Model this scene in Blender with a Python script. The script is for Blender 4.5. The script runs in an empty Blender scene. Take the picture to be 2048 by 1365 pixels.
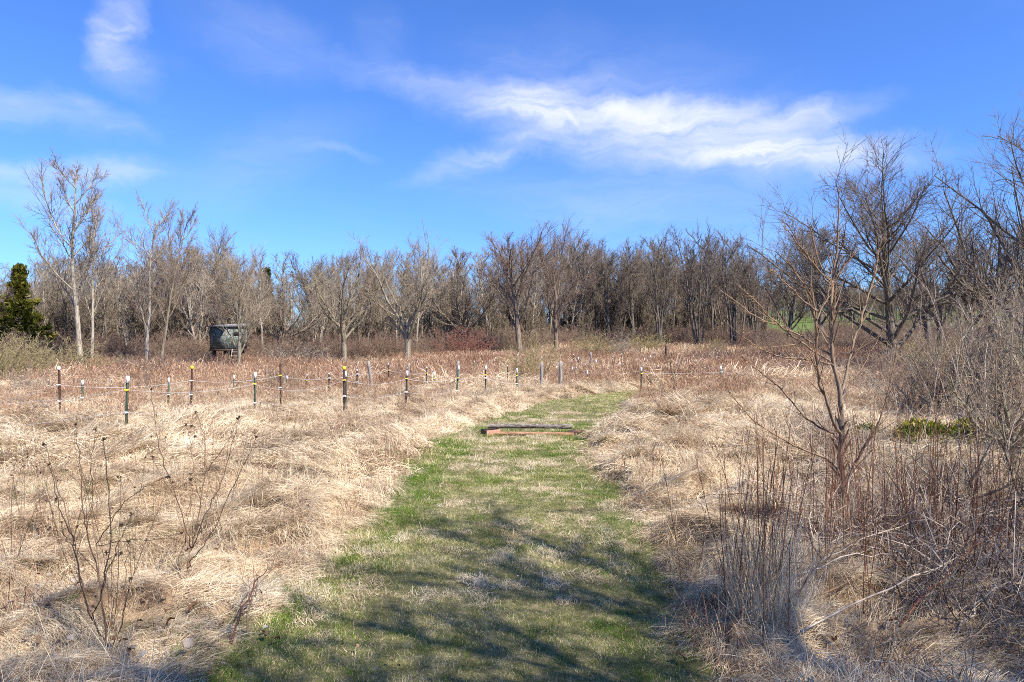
import bpy, math, random
import numpy as np
from mathutils import Vector, Matrix

# ------------------------------------------------------------------ camera, world, sun, exposure
S = bpy.context.scene
C = S.collection
CAM_H, FPX, CX, HY = 2.2, 1400.0, 1024.0, 670.0
cam_d = bpy.data.cameras.new('camera'); cam = bpy.data.objects.new('camera', cam_d); C.objects.link(cam)
cam_d.sensor_width = 36.0; cam_d.lens = FPX / 2048 * 36.0
cam_d.clip_start = 0.05; cam_d.clip_end = 6000
cam.location = (0, 0, CAM_H)
cam.rotation_euler = (math.radians(90) - math.atan((682.5 - HY) / FPX), 0, 0)
S.camera = cam

SUN_EL = math.radians(47); SUN_AZ = math.atan2(0.78, -0.62)      # azimuth from +Y towards +X
sun_dir = Vector((math.sin(SUN_AZ) * math.cos(SUN_EL), math.cos(SUN_AZ) * math.cos(SUN_EL), math.sin(SUN_EL)))
sl = bpy.data.lights.new('sun', 'SUN'); sun = bpy.data.objects.new('sun', sl); C.objects.link(sun)
sl.energy = 5.0; sl.angle = math.radians(0.5); sl.color = (1.0, 0.93, 0.82)
sun.rotation_euler = (-sun_dir).to_track_quat('-Z', 'Y').to_euler()

def N(nt, typ, **kw):
    n = nt.nodes.new(typ)
    for k, v in kw.items(): setattr(n, k, v)
    return n
def L(nt, a, b): nt.links.new(a, b)
def sset(nt, sock, v):
    if isinstance(v, bpy.types.NodeSocket): nt.links.new(v, sock)
    else: sock.default_value = v
def MATH(nt, op, a, b=0.0, c=None, clamp=False):
    n = N(nt, 'ShaderNodeMath', operation=op, use_clamp=clamp)
    sset(nt, n.inputs[0], a); sset(nt, n.inputs[1], b)
    if c is not None: sset(nt, n.inputs[2], c)
    return n.outputs[0]
def MIX(nt, f, a, b, blend='MIX'):
    n = N(nt, 'ShaderNodeMix', data_type='RGBA', blend_type=blend)
    sset(nt, n.inputs[0], f)
    for s, v in ((n.inputs[6], a), (n.inputs[7], b)):
        if isinstance(v, tuple) and len(v) == 3: v = v + (1,)
        sset(nt, s, v)
    return n.outputs[2]
def SMOOTH(nt, x, a, b, lo=0.0, hi=1.0):
    n = N(nt, 'ShaderNodeMapRange', interpolation_type='SMOOTHSTEP')
    sset(nt, n.inputs[0], x); n.inputs[1].default_value = a; n.inputs[2].default_value = b
    n.inputs[3].default_value = lo; n.inputs[4].default_value = hi
    return n.outputs[0]
def NOISE(nt, vec, scale, detail=4, rough=0.55, dist=0.0):
    n = N(nt, 'ShaderNodeTexNoise'); sset(nt, n.inputs['Vector'], vec)
    n.inputs['Scale'].default_value = scale; n.inputs['Detail'].default_value = detail
    n.inputs['Roughness'].default_value = rough; n.inputs['Distortion'].default_value = dist
    return n.outputs[0]

w = bpy.data.worlds.new('World'); S.world = w; w.use_nodes = True
nt = w.node_tree; nt.nodes.clear()
sky = N(nt, 'ShaderNodeTexSky', sky_type='NISHITA', sun_disc=False)
sky.sun_elevation = SUN_EL; sky.sun_rotation = SUN_AZ
sky.air_density = 1.0; sky.dust_density = 0.6; sky.ozone_density = 2.0
hs = N(nt, 'ShaderNodeHueSaturation'); hs.inputs['Saturation'].default_value = 1.0
L(nt, sky.outputs[0], hs.inputs['Color'])
tint = MIX(nt, 1.0, hs.outputs[0], (0.405, 0.675, 1.22), 'MULTIPLY')
# clouds: thin cirrus laid out by direction (degrees of azimuth and elevation)
tc = N(nt, 'ShaderNodeTexCoord'); sp = N(nt, 'ShaderNodeSeparateXYZ'); L(nt, tc.outputs['Generated'], sp.inputs[0])
az = MATH(nt, 'MULTIPLY', MATH(nt, 'ARCTAN2', sp.outputs[0], sp.outputs[1]), 57.2958)
el = MATH(nt, 'MULTIPLY', MATH(nt, 'ARCSINE', sp.outputs[2]), 57.2958)
cb = N(nt, 'ShaderNodeCombineXYZ'); L(nt, az, cb.inputs[0]); L(nt, el, cb.inputs[1])
wn = N(nt, 'ShaderNodeTexNoise'); L(nt, cb.outputs[0], wn.inputs['Vector']); wn.inputs['Scale'].default_value = 0.22
wn.inputs['Detail'].default_value = 5; wn.inputs['Roughness'].default_value = 0.6
wv = N(nt, 'ShaderNodeVectorMath', operation='MULTIPLY_ADD'); L(nt, wn.outputs['Color'], wv.inputs[0])
wv.inputs[1].default_value = (5, 3, 0); 
off = N(nt, 'ShaderNodeVectorMath', operation='ADD'); L(nt, cb.outputs[0], off.inputs[0]); off.inputs[1].default_value = (-2.5, -1.5, 0)
L(nt, off.outputs[0], wv.inputs[2])
warped = wv.outputs[0]
def deg(px, py):
    a = math.atan2(px - CX, FPX); return math.degrees(a), math.degrees(math.atan2(HY - py, FPX / math.cos(a)))
blobs = [  # px, py, half width, half height (px), rotation deg, strength
    (1250, 235, 320, 46, -7, 1.0), (1100, 225, 150, 52, -4, 0.75), (1500, 300, 260, 34, -8, 1.0), (1560, 252, 140, 24, 6, 0.7),
    (1000, 300, 170, 26, 18, 0.45), (1230, 200, 300, 90, -8, 0.22), (860, 165, 220, 26, -6, 0.26), (1340, 290, 280, 60, -10, 0.5),
    (240, 72, 36, 58, -20, 0.62), (255, 130, 40, 45, 60, 0.3), (530, 90, 120, 45, -10, 0.16), (200, 228, 80, 16, -20, 0.3),
    (60, 350, 150, 22, 0, 0.42), (230, 345, 80, 24, 12, 0.4), (80, 400, 110, 26, -10, 0.3), (650, 300, 80, 12, -6, 0.2), (30, 210, 140, 26, -5, 0.3),
    (1300, 420, 360, 60, -8, 0.22), (760, 90, 50, 50, 50, 0.1), (500, 330, 200, 60, 25, 0.12)]
mask = None
for px, py, a, b, r, st in blobs:
    da, de = deg(px, py); k = math.degrees(1 / FPX)
    m = N(nt, 'ShaderNodeMapping', vector_type='TEXTURE'); L(nt, warped, m.inputs[0])
    m.inputs[1].default_value = (da, de, 0); m.inputs[2].default_value = (0, 0, math.radians(r)); m.inputs[3].default_value = (a * k * 1.6, b * k * 1.75, 1)
    ln = N(nt, 'ShaderNodeVectorMath', operation='LENGTH'); L(nt, m.outputs[0], ln.inputs[0])
    v = SMOOTH(nt, ln.outputs['Value'], 1.0, 0.05, 0.0, st)
    mask = v if mask is None else MATH(nt, 'MAXIMUM', mask, MATH(nt, 'ADD', v, MATH(nt, 'MULTIPLY', mask, 0.35)))
mp = N(nt, 'ShaderNodeMapping'); L(nt, warped, mp.inputs[0]); mp.inputs[2].default_value = (0, 0, math.radians(-14)); mp.inputs[3].default_value = (0.085, 0.40, 1)
fib = NOISE(nt, mp.outputs[0], 1.2, 9, 0.62, 0.6)
# faint high veil everywhere, so that the sky goes on in the same way outside the frame
mp2 = N(nt, 'ShaderNodeMapping'); L(nt, tc.outputs['Generated'], mp2.inputs[0]); mp2.inputs[3].default_value = (1.2, 2.6, 4.0)
veil = SMOOTH(nt, NOISE(nt, mp2.outputs[0], 1.6, 7, 0.6, 0.8), 0.54, 0.95, 0.0, 0.3)
cl = MATH(nt, 'MULTIPLY', mask, SMOOTH(nt, fib, 0.25, 0.72, 0.30, 1.08))
cl = MATH(nt, 'ADD', cl, MATH(nt, 'MULTIPLY', veil, 0.5), clamp=True)
cloudy = MIX(nt, cl, tint, (4.8, 5.05, 5.6))
bg = N(nt, 'ShaderNodeBackground'); bg.inputs[1].default_value = 0.10; L(nt, cloudy, bg.inputs[0])
wo = N(nt, 'ShaderNodeOutputWorld'); L(nt, bg.outputs[0], wo.inputs[0])

S.view_settings.view_transform = 'Standard'; S.view_settings.look = 'None'
S.view_settings.gamma = 1.0; S.view_settings.use_curve_mapping = False
S.view_settings.exposure = 0.98
S.cycles.max_bounces = 6; S.cycles.diffuse_bounces = 3; S.cycles.transmission_bounces = 3
S.cycles.use_denoising = False
S.cycles.filter_width = 1.0
S.cycles.use_adaptive_sampling = False

# ------------------------------------------------------------------ helpers
rs = np.random.RandomState(7)
def smoothstep(a, b, x):
    t = np.clip((np.asarray(x, float) - a) / (b - a), 0, 1); return t * t * (3 - 2 * t)
_perm = np.random.RandomState(3).rand(256, 256)
def vnoise(x, y, s, seed=0):
    x = np.asarray(x, float) / s + seed * 17.31; y = np.asarray(y, float) / s + seed * 9.77
    xi = np.floor(x).astype(int); yi = np.floor(y).astype(int); fx = x - xi; fy = y - yi
    fx = fx * fx * fx * (fx * (fx * 6 - 15) + 10); fy = fy * fy * fy * (fy * (fy * 6 - 15) + 10)
    g = lambda i, j: _perm[i & 255, j & 255]
    return (g(xi, yi) * (1 - fx) + g(xi + 1, yi) * fx) * (1 - fy) + (g(xi, yi + 1) * (1 - fx) + g(xi + 1, yi + 1) * fx) * fy
def fbm(x, y, s, o=3, seed=0):
    v = 0; a = 1; t = 0
    for i in range(o):
        v = v + a * vnoise(x, y, s / 2 ** i, seed + i * 5); t += a; a *= 0.5
    return v / t
# the mown path: depth, left edge, right edge
_pd = np.array([-30, 0, 4.4, 5.8, 7.2, 9.3, 11.8, 13.5, 15.4, 17.5, 19.3, 22.0, 24.0, 26.0, 28.5])
_pl = np.array([-2.6, -2.5, -2.2, -1.95, -1.9, -1.8, -1.8, -1.7, -1.45, -0.9, -0.35, 0.85, 2.0, 4.4, 9.5])
_pr = np.array([1.3, 1.2, 1.3, 1.55, 1.65, 1.75, 1.6, 1.55, 1.9, 2.6, 3.2, 3.8, 5.3, 7.5, 10.5])
def path_mask(x, y):
    x = np.asarray(x, float); y = np.asarray(y, float)
    jx = x + 0.55 * (fbm(x, y, 1.1, 3, 2) - 0.5) + 0.5 * (fbm(x, y, 0.35, 2, 8) - 0.5)
    l = np.interp(y, _pd, _pl); r = np.interp(y, _pd, _pr)
    m = smoothstep(-0.12, 0.16, jx - l) * smoothstep(-0.12, 0.16, r - jx)
    return m * (1 - smoothstep(27, 29, y))
def base_h(x, y):
    x = np.asarray(x, float); y = np.asarray(y, float)
    u = x / np.maximum(y, 5)
    right = smoothstep(-0.22, 0.12, u)
    z = 0.016 * np.maximum(0, y - 20) * right * (y < 1e9)
    z = z + 0.042 * np.maximum(0, y - 95) * smoothstep(0.05, 0.30, u) * smoothstep(400, 200, y) + 0.042*190*smoothstep(200,400,y)*smoothstep(0.05,0.3,u)
    z = z + 0.12 * (fbm(x, y, 9, 2, 4) - 0.5) * smoothstep(5, 12, y)
    return z
def mound_h(x, y):
    x = np.asarray(x, float); y = np.asarray(y, float)
    pm = path_mask(x, y)
    wx = x + 0.5 * (fbm(x, y, 1.3, 2, 21) - .5); wy = y + 0.5 * (fbm(x, y, 1.3, 2, 22) - .5)
    n = fbm(wx, wy * 1.25, 1.15, 2, 11)
    ridged = 1 - np.abs(2 * n - 1) * 2.2
    tus = np.clip(ridged, 0, 1) ** 1.3
    a = 0.25 * tus + 0.12 * (fbm(x, y, 0.38, 2, 15) - 0.4) + 0.10 * (fbm(x, y, 2.6, 2, 31) - 0.4)
    rough = 0.05 * fbm(x, y, 0.5, 2, 16)
    fade = 1 - 0.6 * smoothstep(18, 40, y)
    l = np.interp(y, _pd, _pl); r = np.interp(y, _pd, _pr); dist = np.maximum(l - x, x - r)
    ed = np.where(y < 28, smoothstep(-0.25, 0.55, dist), 1.0)
    return (a * (1 - pm) * fade * (0.25 + 0.75 * ed) + (rough - 0.02) * pm)
def ground_h(x, y): return base_h(x, y) + mound_h(x, y)
def ground_n(x, y, e=0.08):
    hx = (ground_h(x + e, y) - ground_h(x - e, y)) / (2 * e); hy = (ground_h(x, y + e) - ground_h(x, y - e)) / (2 * e)
    n = np.stack([-hx, -hy, np.ones_like(hx)], -1); return n / np.linalg.norm(n, axis=-1, keepdims=True)
_D = np.concatenate([np.linspace(3, 60, 600), np.linspace(60.2, 500, 1200)])
def gp(px, row):
    """the ground point seen at a photograph pixel"""
    x = (px - CX) / FPX * _D; zr = CAM_H - (row - HY) / FPX * _D; g = base_h(x, _D)
    i = np.argmax(zr <= g) if (zr <= g).any() else len(_D) - 1
    return float(x[i]), float(_D[i]), float(g[i])
def at(px, row, d): return Vector(((px - CX) / FPX * d, d, CAM_H - (row - HY) / FPX * d))

def make_mesh(name, V, F, attrs=None, smooth=True, nside=None):
    """V (n,3), F (m,k) of a single polygon size, or a list of such arrays"""
    Fs = F if isinstance(F, list) else [F]
    me = bpy.data.meshes.new(name)
    me.vertices.add(len(V)); me.vertices.foreach_set('co', np.asarray(V, np.float32).ravel())
    nl = sum(f.size for f in Fs); npoly = sum(len(f) for f in Fs)
    me.loops.add(nl); me.loops.foreach_set('vertex_index', np.concatenate([f.ravel() for f in Fs]).astype(np.int32))
    me.polygons.add(npoly)
    tot = np.concatenate([np.full(len(f), f.shape[1]) for f in Fs]).astype(np.int32)
    me.polygons.foreach_set('loop_start', (np.cumsum(tot) - tot).astype(np.int32))
    if smooth: me.polygons.foreach_set('use_smooth', np.ones(npoly, bool))
    for k, v in (attrs or {}).items():
        at_ = me.attributes.new(k, 'FLOAT', 'POINT'); at_.data.foreach_set('value', np.asarray(v, np.float32).ravel())
    me.update(calc_edges=True)
    return me
def tag(o, label=None, cat=None, group=None, kind=None):
    if label: o['label'] = label
    if cat: o['category'] = cat
    if group: o['group'] = group
    if kind: o['kind'] = kind
    return o
def link(name, me, mat=None, parent=None):
    o = bpy.data.objects.new(name, me); C.objects.link(o)
    if mat and not me.materials: me.materials.append(mat)
    if parent: o.parent = parent
    return o
def empty(name, loc, rz=0, s=1.0):
    o = bpy.data.objects.new(name, None); C.objects.link(o); o.location = loc; o.rotation_euler = (0, 0, rz)
    o.scale = (s, s, s) if not isinstance(s, tuple) else s; o.empty_display_size = 0.2
    return o
def copy_tree(o, parent=None):
    c = o.copy(); C.objects.link(c); c.parent = parent
    for ch in o.children: copy_tree(ch, c)
    return c
def norm(v): return v / np.maximum(np.linalg.norm(v, axis=-1, keepdims=True), 1e-9)

def tubes(P, R, sides=3):
    """P (B,n,3), R (B,n) -> verts, quads"""
    P = np.asarray(P, float); B, n, _ = P.shape
    T = np.gradient(P, axis=1); T = norm(T)
    m = np.abs(norm(P[:, -1] - P[:, 0])); ref = np.eye(3)[np.argmin(m, axis=1)][:, None, :]
    N1 = norm(np.cross(T, np.broadcast_to(ref, T.shape))); N2 = np.cross(T, N1)
    a = np.arange(sides) * 2 * math.pi / sides
    V = P[:, :, None, :] + R[:, :, None, None] * (np.cos(a)[None, None, :, None] * N1[:, :, None, :] + np.sin(a)[None, None, :, None] * N2[:, :, None, :])
    idx = np.arange(B * n * sides).reshape(B, n, sides)
    nx = np.roll(idx, -1, axis=2)
    F = np.stack([idx[:, :-1], nx[:, :-1], nx[:, 1:], idx[:, 1:]], -1).reshape(-1, 4)
    return V.reshape(-1, 3), F
def ribbons(P, W, side):
    """P (B,n,3), W (B,n) half widths, side (B,3)"""
    B, n, _ = P.shape
    V = np.stack([P - side[:, None] * W[..., None], P + side[:, None] * W[..., None]], 2)
    idx = np.arange(B * n * 2).reshape(B, n, 2)
    F = np.stack([idx[:, :-1, 0], idx[:, :-1, 1], idx[:, 1:, 1], idx[:, 1:, 0]], -1).reshape(-1, 4)
    return V.reshape(-1, 3), F
class Acc:
    def __init__(s): s.V = []; s.F = []; s.A = {}; s.n = 0
    def add(s, V, F, **att):
        s.V.append(V); s.F.append(F + s.n)
        for k, v in att.items(): s.A.setdefault(k, []).append(np.broadcast_to(v, (len(V),)) if np.ndim(v) == 0 else v)
        s.n += len(V)
    def mesh(s, name, smooth=True):
        return make_mesh(name, np.concatenate(s.V), [f for f in s.F], {k: np.concatenate(v) for k, v in s.A.items()}, smooth)

# ------------------------------------------------------------------ materials
MATS = {}
def mat(name):
    m = bpy.data.materials.new(name); m.use_nodes = True; m.node_tree.nodes.clear(); MATS[name] = m
    return m, m.node_tree
def finish(nt, col, rough=0.85, bump=None, trans=0.0, spec=0.25, bstr=0.4, bdist=0.02):
    o = N(nt, 'ShaderNodeOutputMaterial')
    if trans:
        d = N(nt, 'ShaderNodeBsdfDiffuse'); t = N(nt, 'ShaderNodeBsdfTranslucent'); sset(nt, d.inputs[0], col); sset(nt, t.inputs[0], col)
        mx = N(nt, 'ShaderNodeMixShader'); mx.inputs[0].default_value = trans; L(nt, d.outputs[0], mx.inputs[1]); L(nt, t.outputs[0], mx.inputs[2])
        L(nt, mx.outputs[0], o.inputs[0]); return
    p = N(nt, 'ShaderNodeBsdfPrincipled'); sset(nt, p.inputs['Base Color'], col); sset(nt, p.inputs['Roughness'], rough)
    p.inputs['Specular IOR Level'].default_value = spec
    if bump is not None:
        b = N(nt, 'ShaderNodeBump'); b.inputs['Strength'].default_value = bstr; b.inputs['Distance'].default_value = bdist
        sset(nt, b.inputs['Height'], bump); L(nt, b.outputs[0], p.inputs['Normal'])
    L(nt, p.outputs[0], o.inputs[0])
def attr(nt, name): 
    n = N(nt, 'ShaderNodeAttribute', attribute_name=name); return n.outputs['Fac']
def wpos(nt): return N(nt, 'ShaderNodeNewGeometry').outputs['Position']
def opos(nt): return N(nt, 'ShaderNodeTexCoord').outputs['Object']
def orand(nt): return N(nt, 'ShaderNodeObjectInfo').outputs['Random']
def ramp(nt, f, stops):
    r = N(nt, 'ShaderNodeValToRGB'); sset(nt, r.inputs[0], f); e = r.color_ramp.elements
    while len(e) < len(stops): e.new(0.5)
    for el_, (p, c) in zip(e, stops): el_.position = p; el_.color = c + (1,)
    return r.outputs[0]
def mat_simple(name, c1, c2, scale=20, rough=0.8, spec=0.25, bstr=0.3, bdist=0.01, stretch=None):
    m, nt = mat(name); v = opos(nt)
    if stretch: 
        mp = N(nt, 'ShaderNodeMapping'); L(nt, v, mp.inputs[0]); mp.inputs[3].default_value = stretch; v = mp.outputs[0]
    n = NOISE(nt, v, scale, 5, 0.6); finish(nt, MIX(nt, SMOOTH(nt, n, 0.3, 0.7), c1, c2), rough, n, 0, spec, bstr, bdist); return m

# straw blades: 'tone' per blade, world-position patches
def mat_blades(name, stops, trans=0.3, pscale=1.1, wt=0.7, wp=0.75, wr=0.25, bias=0.0):
    m, nt = mat(name)
    p = NOISE(nt, wpos(nt), pscale, 4, 0.6)
    f = MATH(nt, 'ADD', MATH(nt, 'MULTIPLY', attr(nt, 'tone'), wt), MATH(nt, 'MULTIPLY', MATH(nt, 'SUBTRACT', p, 0.5), wp * 2))
    f = MATH(nt, 'ADD', f, MATH(nt, 'MULTIPLY', MATH(nt, 'SUBTRACT', orand(nt), 0.5), wr))
    f = MATH(nt, 'ADD', f, bias + (1 - wt) / 2, clamp=True)
    finish(nt, ramp(nt, f, stops), trans=trans)
    return m
M_straw = mat_blades('straw_blade', [(0.0, (0.20, 0.13, 0.085)), (0.28, (0.42, 0.31, 0.20)), (0.45, (0.68, 0.54, 0.36)), (0.75, (0.83, 0.71, 0.51)), (1.0, (0.90, 0.82, 0.65))], 0.3)
M_farstraw = mat_blades('far_straw_blade', [(0.0, (0.28, 0.18, 0.11)), (0.35, (0.53, 0.39, 0.25)), (0.7, (0.72, 0.58, 0.41)), (1.0, (0.82, 0.72, 0.54))], 0.25, 0.35)
M_lawn = mat_blades('lawn_blade', [(0.0, (0.035, 0.08, 0.005)), (0.22, (0.085, 0.17, 0.010)), (0.42, (0.19, 0.28, 0.02)), (0.50, (0.46, 0.42, 0.14)), (0.7, (0.72, 0.60, 0.32)), (1.0, (0.88, 0.78, 0.52))], 0.3, 2.3, 0.85, 1.0, 0.25, 0.03)
M_green = mat_blades('green_blade', [(0.0, (0.05, 0.12, 0.012)), (0.5, (0.11, 0.22, 0.022)), (1.0, (0.22, 0.32, 0.05))], 0.4, 2.0)
M_weed = mat_blades('weed_stem', [(0.0, (0.12, 0.062, 0.042)), (0.35, (0.25, 0.135, 0.085)), (0.65, (0.40, 0.245, 0.155)), (1.0, (0.60, 0.45, 0.31))], 0.15, 0.22, 0.6, 0.5, 0.3)
M_stalk = mat_blades('dry_stalk', [(0.0, (0.045, 0.03, 0.022)), (0.5, (0.10, 0.062, 0.04)), (1.0, (0.22, 0.14, 0.085))], 0.0, 0.7)
M_redstalk = mat_blades('red_stalk', [(0.0, (0.09, 0.035, 0.022)), (0.5, (0.19, 0.075, 0.04)), (1.0, (0.32, 0.16, 0.085))], 0.0, 0.7)
M_cane = mat_blades('pale_cane', [(0.0, (0.10, 0.065, 0.045)), (0.5, (0.26, 0.19, 0.14)), (1.0, (0.56, 0.47, 0.37))], 0.0, 0.8)
M_leaf = mat_blades('dead_leaf', [(0.0, (0.20, 0.11, 0.06)), (0.5, (0.36, 0.27, 0.20)), (1.0, (0.58, 0.53, 0.48))], 0.3, 3.0, 0.9, 0.2, 0.9)
M_ivy = mat_blades('groundcover_leaf', [(0.0, (0.05, 0.09, 0.015)), (0.5, (0.13, 0.19, 0.03)), (1.0, (0.30, 0.32, 0.07))], 0.35, 1.0)
M_moss = mat_blades('golden_moss', [(0.0, (0.05, 0.09, 0.012)), (0.45, (0.16, 0.19, 0.02)), (0.8, (0.42, 0.33, 0.04)), (1.0, (0.62, 0.38, 0.06))], 0.3, 3.0)

def mat_bark(name, trunk, trunk2, twig, twig2, patch=(0.30, 0.31, 0.20)):
    m, nt = mat(name); ov = opos(nt)
    mp = N(nt, 'ShaderNodeMapping'); L(nt, ov, mp.inputs[0]); mp.inputs[3].default_value = (9, 9, 1.6)
    n1 = NOISE(nt, mp.outputs[0], 1.5, 5, 0.65); n2 = NOISE(nt, ov, 0.9, 3, 0.6)
    c = MIX(nt, SMOOTH(nt, n1, 0.35, 0.65), trunk, trunk2)
    c = MIX(nt, MATH(nt, 'MULTIPLY', SMOOTH(nt, n2, 0.52, 0.7), 0.45), c, patch)
    t = MIX(nt, attr(nt, 'tone'), twig, twig2)
    t = MIX(nt, MATH(nt, 'MULTIPLY', orand(nt), 0.35), t, (0.24, 0.19, 0.13))
    c = MIX(nt, SMOOTH(nt, attr(nt, 'lvl'), 0.25, 0.75), c, t)
    finish(nt, c, 0.9, n1, 0, 0.15, 0.6, 0.03); return m
M_bark_grey = mat_bark('grey_bark', (0.18, 0.15, 0.115), (0.46, 0.40, 0.32), (0.17, 0.135, 0.10), (0.40, 0.33, 0.265))
M_bark_brown = mat_bark('brown_bark', (0.10, 0.08, 0.06), (0.28, 0.22, 0.16), (0.13, 0.095, 0.065), (0.34, 0.26, 0.19))
M_bark_dark = mat_bark('dark_bark', (0.06, 0.05, 0.042), (0.20, 0.17, 0.14), (0.075, 0.058, 0.046), (0.23, 0.185, 0.15), (0.13, 0.115, 0.07))
M_bark_red = mat_bark('reddish_bark', (0.10, 0.075, 0.055), (0.27, 0.21, 0.16), (0.12, 0.08, 0.065), (0.27, 0.195, 0.16), (0.2, 0.2, 0.14))
M_bark_tan = mat_bark('tan_bark', (0.13, 0.11, 0.08), (0.30, 0.26, 0.19), (0.20, 0.155, 0.105), (0.42, 0.335, 0.24), (0.30, 0.29, 0.15))
M_redbush = mat_bark('red_bush_bark', (0.14, 0.05, 0.04), (0.2, 0.09, 0.06), (0.18, 0.07, 0.05), (0.33, 0.16, 0.12))
M_olive = mat_bark('olive_bush_bark', (0.14, 0.12, 0.06), (0.24, 0.2, 0.11), (0.20, 0.17, 0.07), (0.42, 0.36, 0.17))
M_sapling = mat_bark('sapling_bark', (0.09, 0.07, 0.055), (0.27, 0.215, 0.165), (0.15, 0.075, 0.045), (0.36, 0.23, 0.13), (0.30, 0.24, 0.15))
M_cedar = mat_blades('cedar_foliage', [(0.0, (0.035, 0.045, 0.010)), (0.5, (0.115, 0.115, 0.02)), (1.0, (0.32, 0.26, 0.05))], 0.2, 1.3)
M_pine = mat_blades('pine_foliage', [(0.0, (0.015, 0.03, 0.010)), (0.6, (0.04, 0.06, 0.018)), (1.0, (0.09, 0.10, 0.03))], 0.2, 1.3)

# ------------------------------------------------------------------ ground
def build_ground():
    ys = np.concatenate([np.linspace(-60, 1.5, 60), 2.0 * np.exp(np.linspace(0, math.log(1500 / 2.0), 540))])
    us = np.sinh(np.linspace(-1, 1, 520) * 2.4) / math.sinh(2.4) * 2.6
    Y, U = np.meshgrid(ys, us, indexing='ij')
    X = U * (np.maximum(Y, 0) + 13 + np.maximum(-Y, 0) * 0.6)
    Z = ground_h(X, Y)
    V = np.stack([X, Y, Z], -1).reshape(-1, 3)
    n, m = Y.shape; idx = np.arange(n * m).reshape(n, m)
    F = np.stack([idx[:-1, :-1], idx[:-1, 1:], idx[1:, 1:], idx[1:, :-1]], -1).reshape(-1, 4)
    u = X / np.maximum(Y, 1)
    fld = smoothstep(84, 92, Y) * smoothstep(0.05, 0.2, u)
    me = make_mesh('ground', V, F, {'path': path_mask(X, Y), 'field': fld})
    m, nt = mat('meadow_ground'); p = wpos(nt)
    n1 = NOISE(nt, p, 0.5, 5, 0.6); n2 = NOISE(nt, p, 9, 5, 0.7); n3 = NOISE(nt, p, 60, 3, 0.7)
    st = ramp(nt, MATH(nt, 'ADD', MATH(nt, 'MULTIPLY', n2, 0.6), MATH(nt, 'MULTIPLY', n3, 0.4)), [(0.3, (0.10, 0.065, 0.04)), (0.5, (0.26, 0.18, 0.11)), (0.7, (0.42, 0.32, 0.21))])
    gr = ramp(nt, MATH(nt, 'ADD', MATH(nt, 'MULTIPLY', n2, 0.6), MATH(nt, 'MULTIPLY', n3, 0.4)), [(0.35, (0.05, 0.05, 0.02)), (0.5, (0.12, 0.11, 0.05)), (0.65, (0.28, 0.23, 0.13))])
    c = MIX(nt, attr(nt, 'path'), st, gr)
    c = MIX(nt, attr(nt, 'field'), c, MIX(nt, SMOOTH(nt, n1, 0.4, 0.6), (0.07, 0.12, 0.025), (0.13, 0.16, 0.05)))
    finish(nt, c, 0.95, n2, 0, 0.1, 0.6, 0.03)
    tag(link('ground', me, m), 'uneven meadow ground with a mown grass path and straw on both sides', None, None, 'structure')
build_ground()

# ------------------------------------------------------------------ grass clumps and scattering
def clump_matted(seed, n, length, width, rad, npts=4, spread=0.55, hgt=0.10):
    r = np.random.RandomState(seed); a = r.rand(n) * 6.283; q = rad * np.sqrt(r.rand(n))
    p0 = np.stack([q * np.cos(a), q * np.sin(a), r.rand(n) * hgt * 0.7 - 0.03], -1)
    yaw = r.randn(n) * spread; cross = r.rand(n) < 0.12; yaw[cross] = r.rand(cross.sum()) * 6.28
    ln = length * (0.45 + 0.75 * r.rand(n)); rise = hgt * (0.3 + 1.2 * r.rand(n)) * np.where(r.rand(n) < 0.08, 2.4, 1)
    t = np.linspace(0, 1, npts)[None, :]
    s = np.sin(np.clip(t * 1.15, 0, 1.15) * math.pi / 1.15 * 0.86)
    bend = r.randn(n, 1) * 0.35
    ang = yaw[:, None] + bend * t
    P = p0[:, None, :] + np.stack([np.cos(ang) * ln[:, None] * t, np.sin(ang) * ln[:, None] * t, rise[:, None] * s], -1)
    Wd = width * (0.6 + 0.7 * r.rand(n, 1)) * np.array([1, 1, 0.8, 0.15])[None, :npts] if npts == 4 else width * np.array([1, 0.8, 0.15])[None] * np.ones((n, 1))
    side = norm(np.stack([-np.sin(yaw), np.cos(yaw), r.randn(n) * 0.6], -1))
    V, F = ribbons(P, Wd, side)
    return make_mesh('straw_clump', V, F, {'tone': np.repeat(r.rand(n), npts * 2)}, False)
def clump_upright(seed, n, length, width, rad, lean=0.35, npts=3, droop=0.25, tonef=None):
    r = np.random.RandomState(seed); a = r.rand(n) * 6.283; q = rad * np.sqrt(r.rand(n))
    p0 = np.stack([q * np.cos(a), q * np.sin(a), np.full(n, -0.03)], -1)
    yaw = r.rand(n) * 6.283; ln = length * (0.4 + 0.8 * r.rand(n)); le = lean * (0.2 + 1.3 * r.rand(n))
    t = np.linspace(0, 1, npts)[None, :]
    out = (np.sin(le)[:, None] * t + droop * t ** 2 * le[:, None]) * ln[:, None]
    up = (np.cos(le)[:, None] * t - droop * t ** 3 * le[:, None] * 0.8) * ln[:, None]
    P = p0[:, None, :] + np.stack([np.cos(yaw)[:, None] * out, np.sin(yaw)[:, None] * out, up], -1)
    Wd = width * (0.6 + 0.8 * r.rand(n, 1)) * np.linspace(1, 0.2, npts)[None]
    sa = r.rand(n) * 6.283; side = np.stack([np.cos(sa), np.sin(sa), np.zeros(n)], -1)
    V, F = ribbons(P, Wd, side)
    tn = r.rand(n) if tonef is None else tonef(r, n)
    return make_mesh('grass_clump', V, F, {'tone': np.repeat(tn, npts * 2)}, False)
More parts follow.
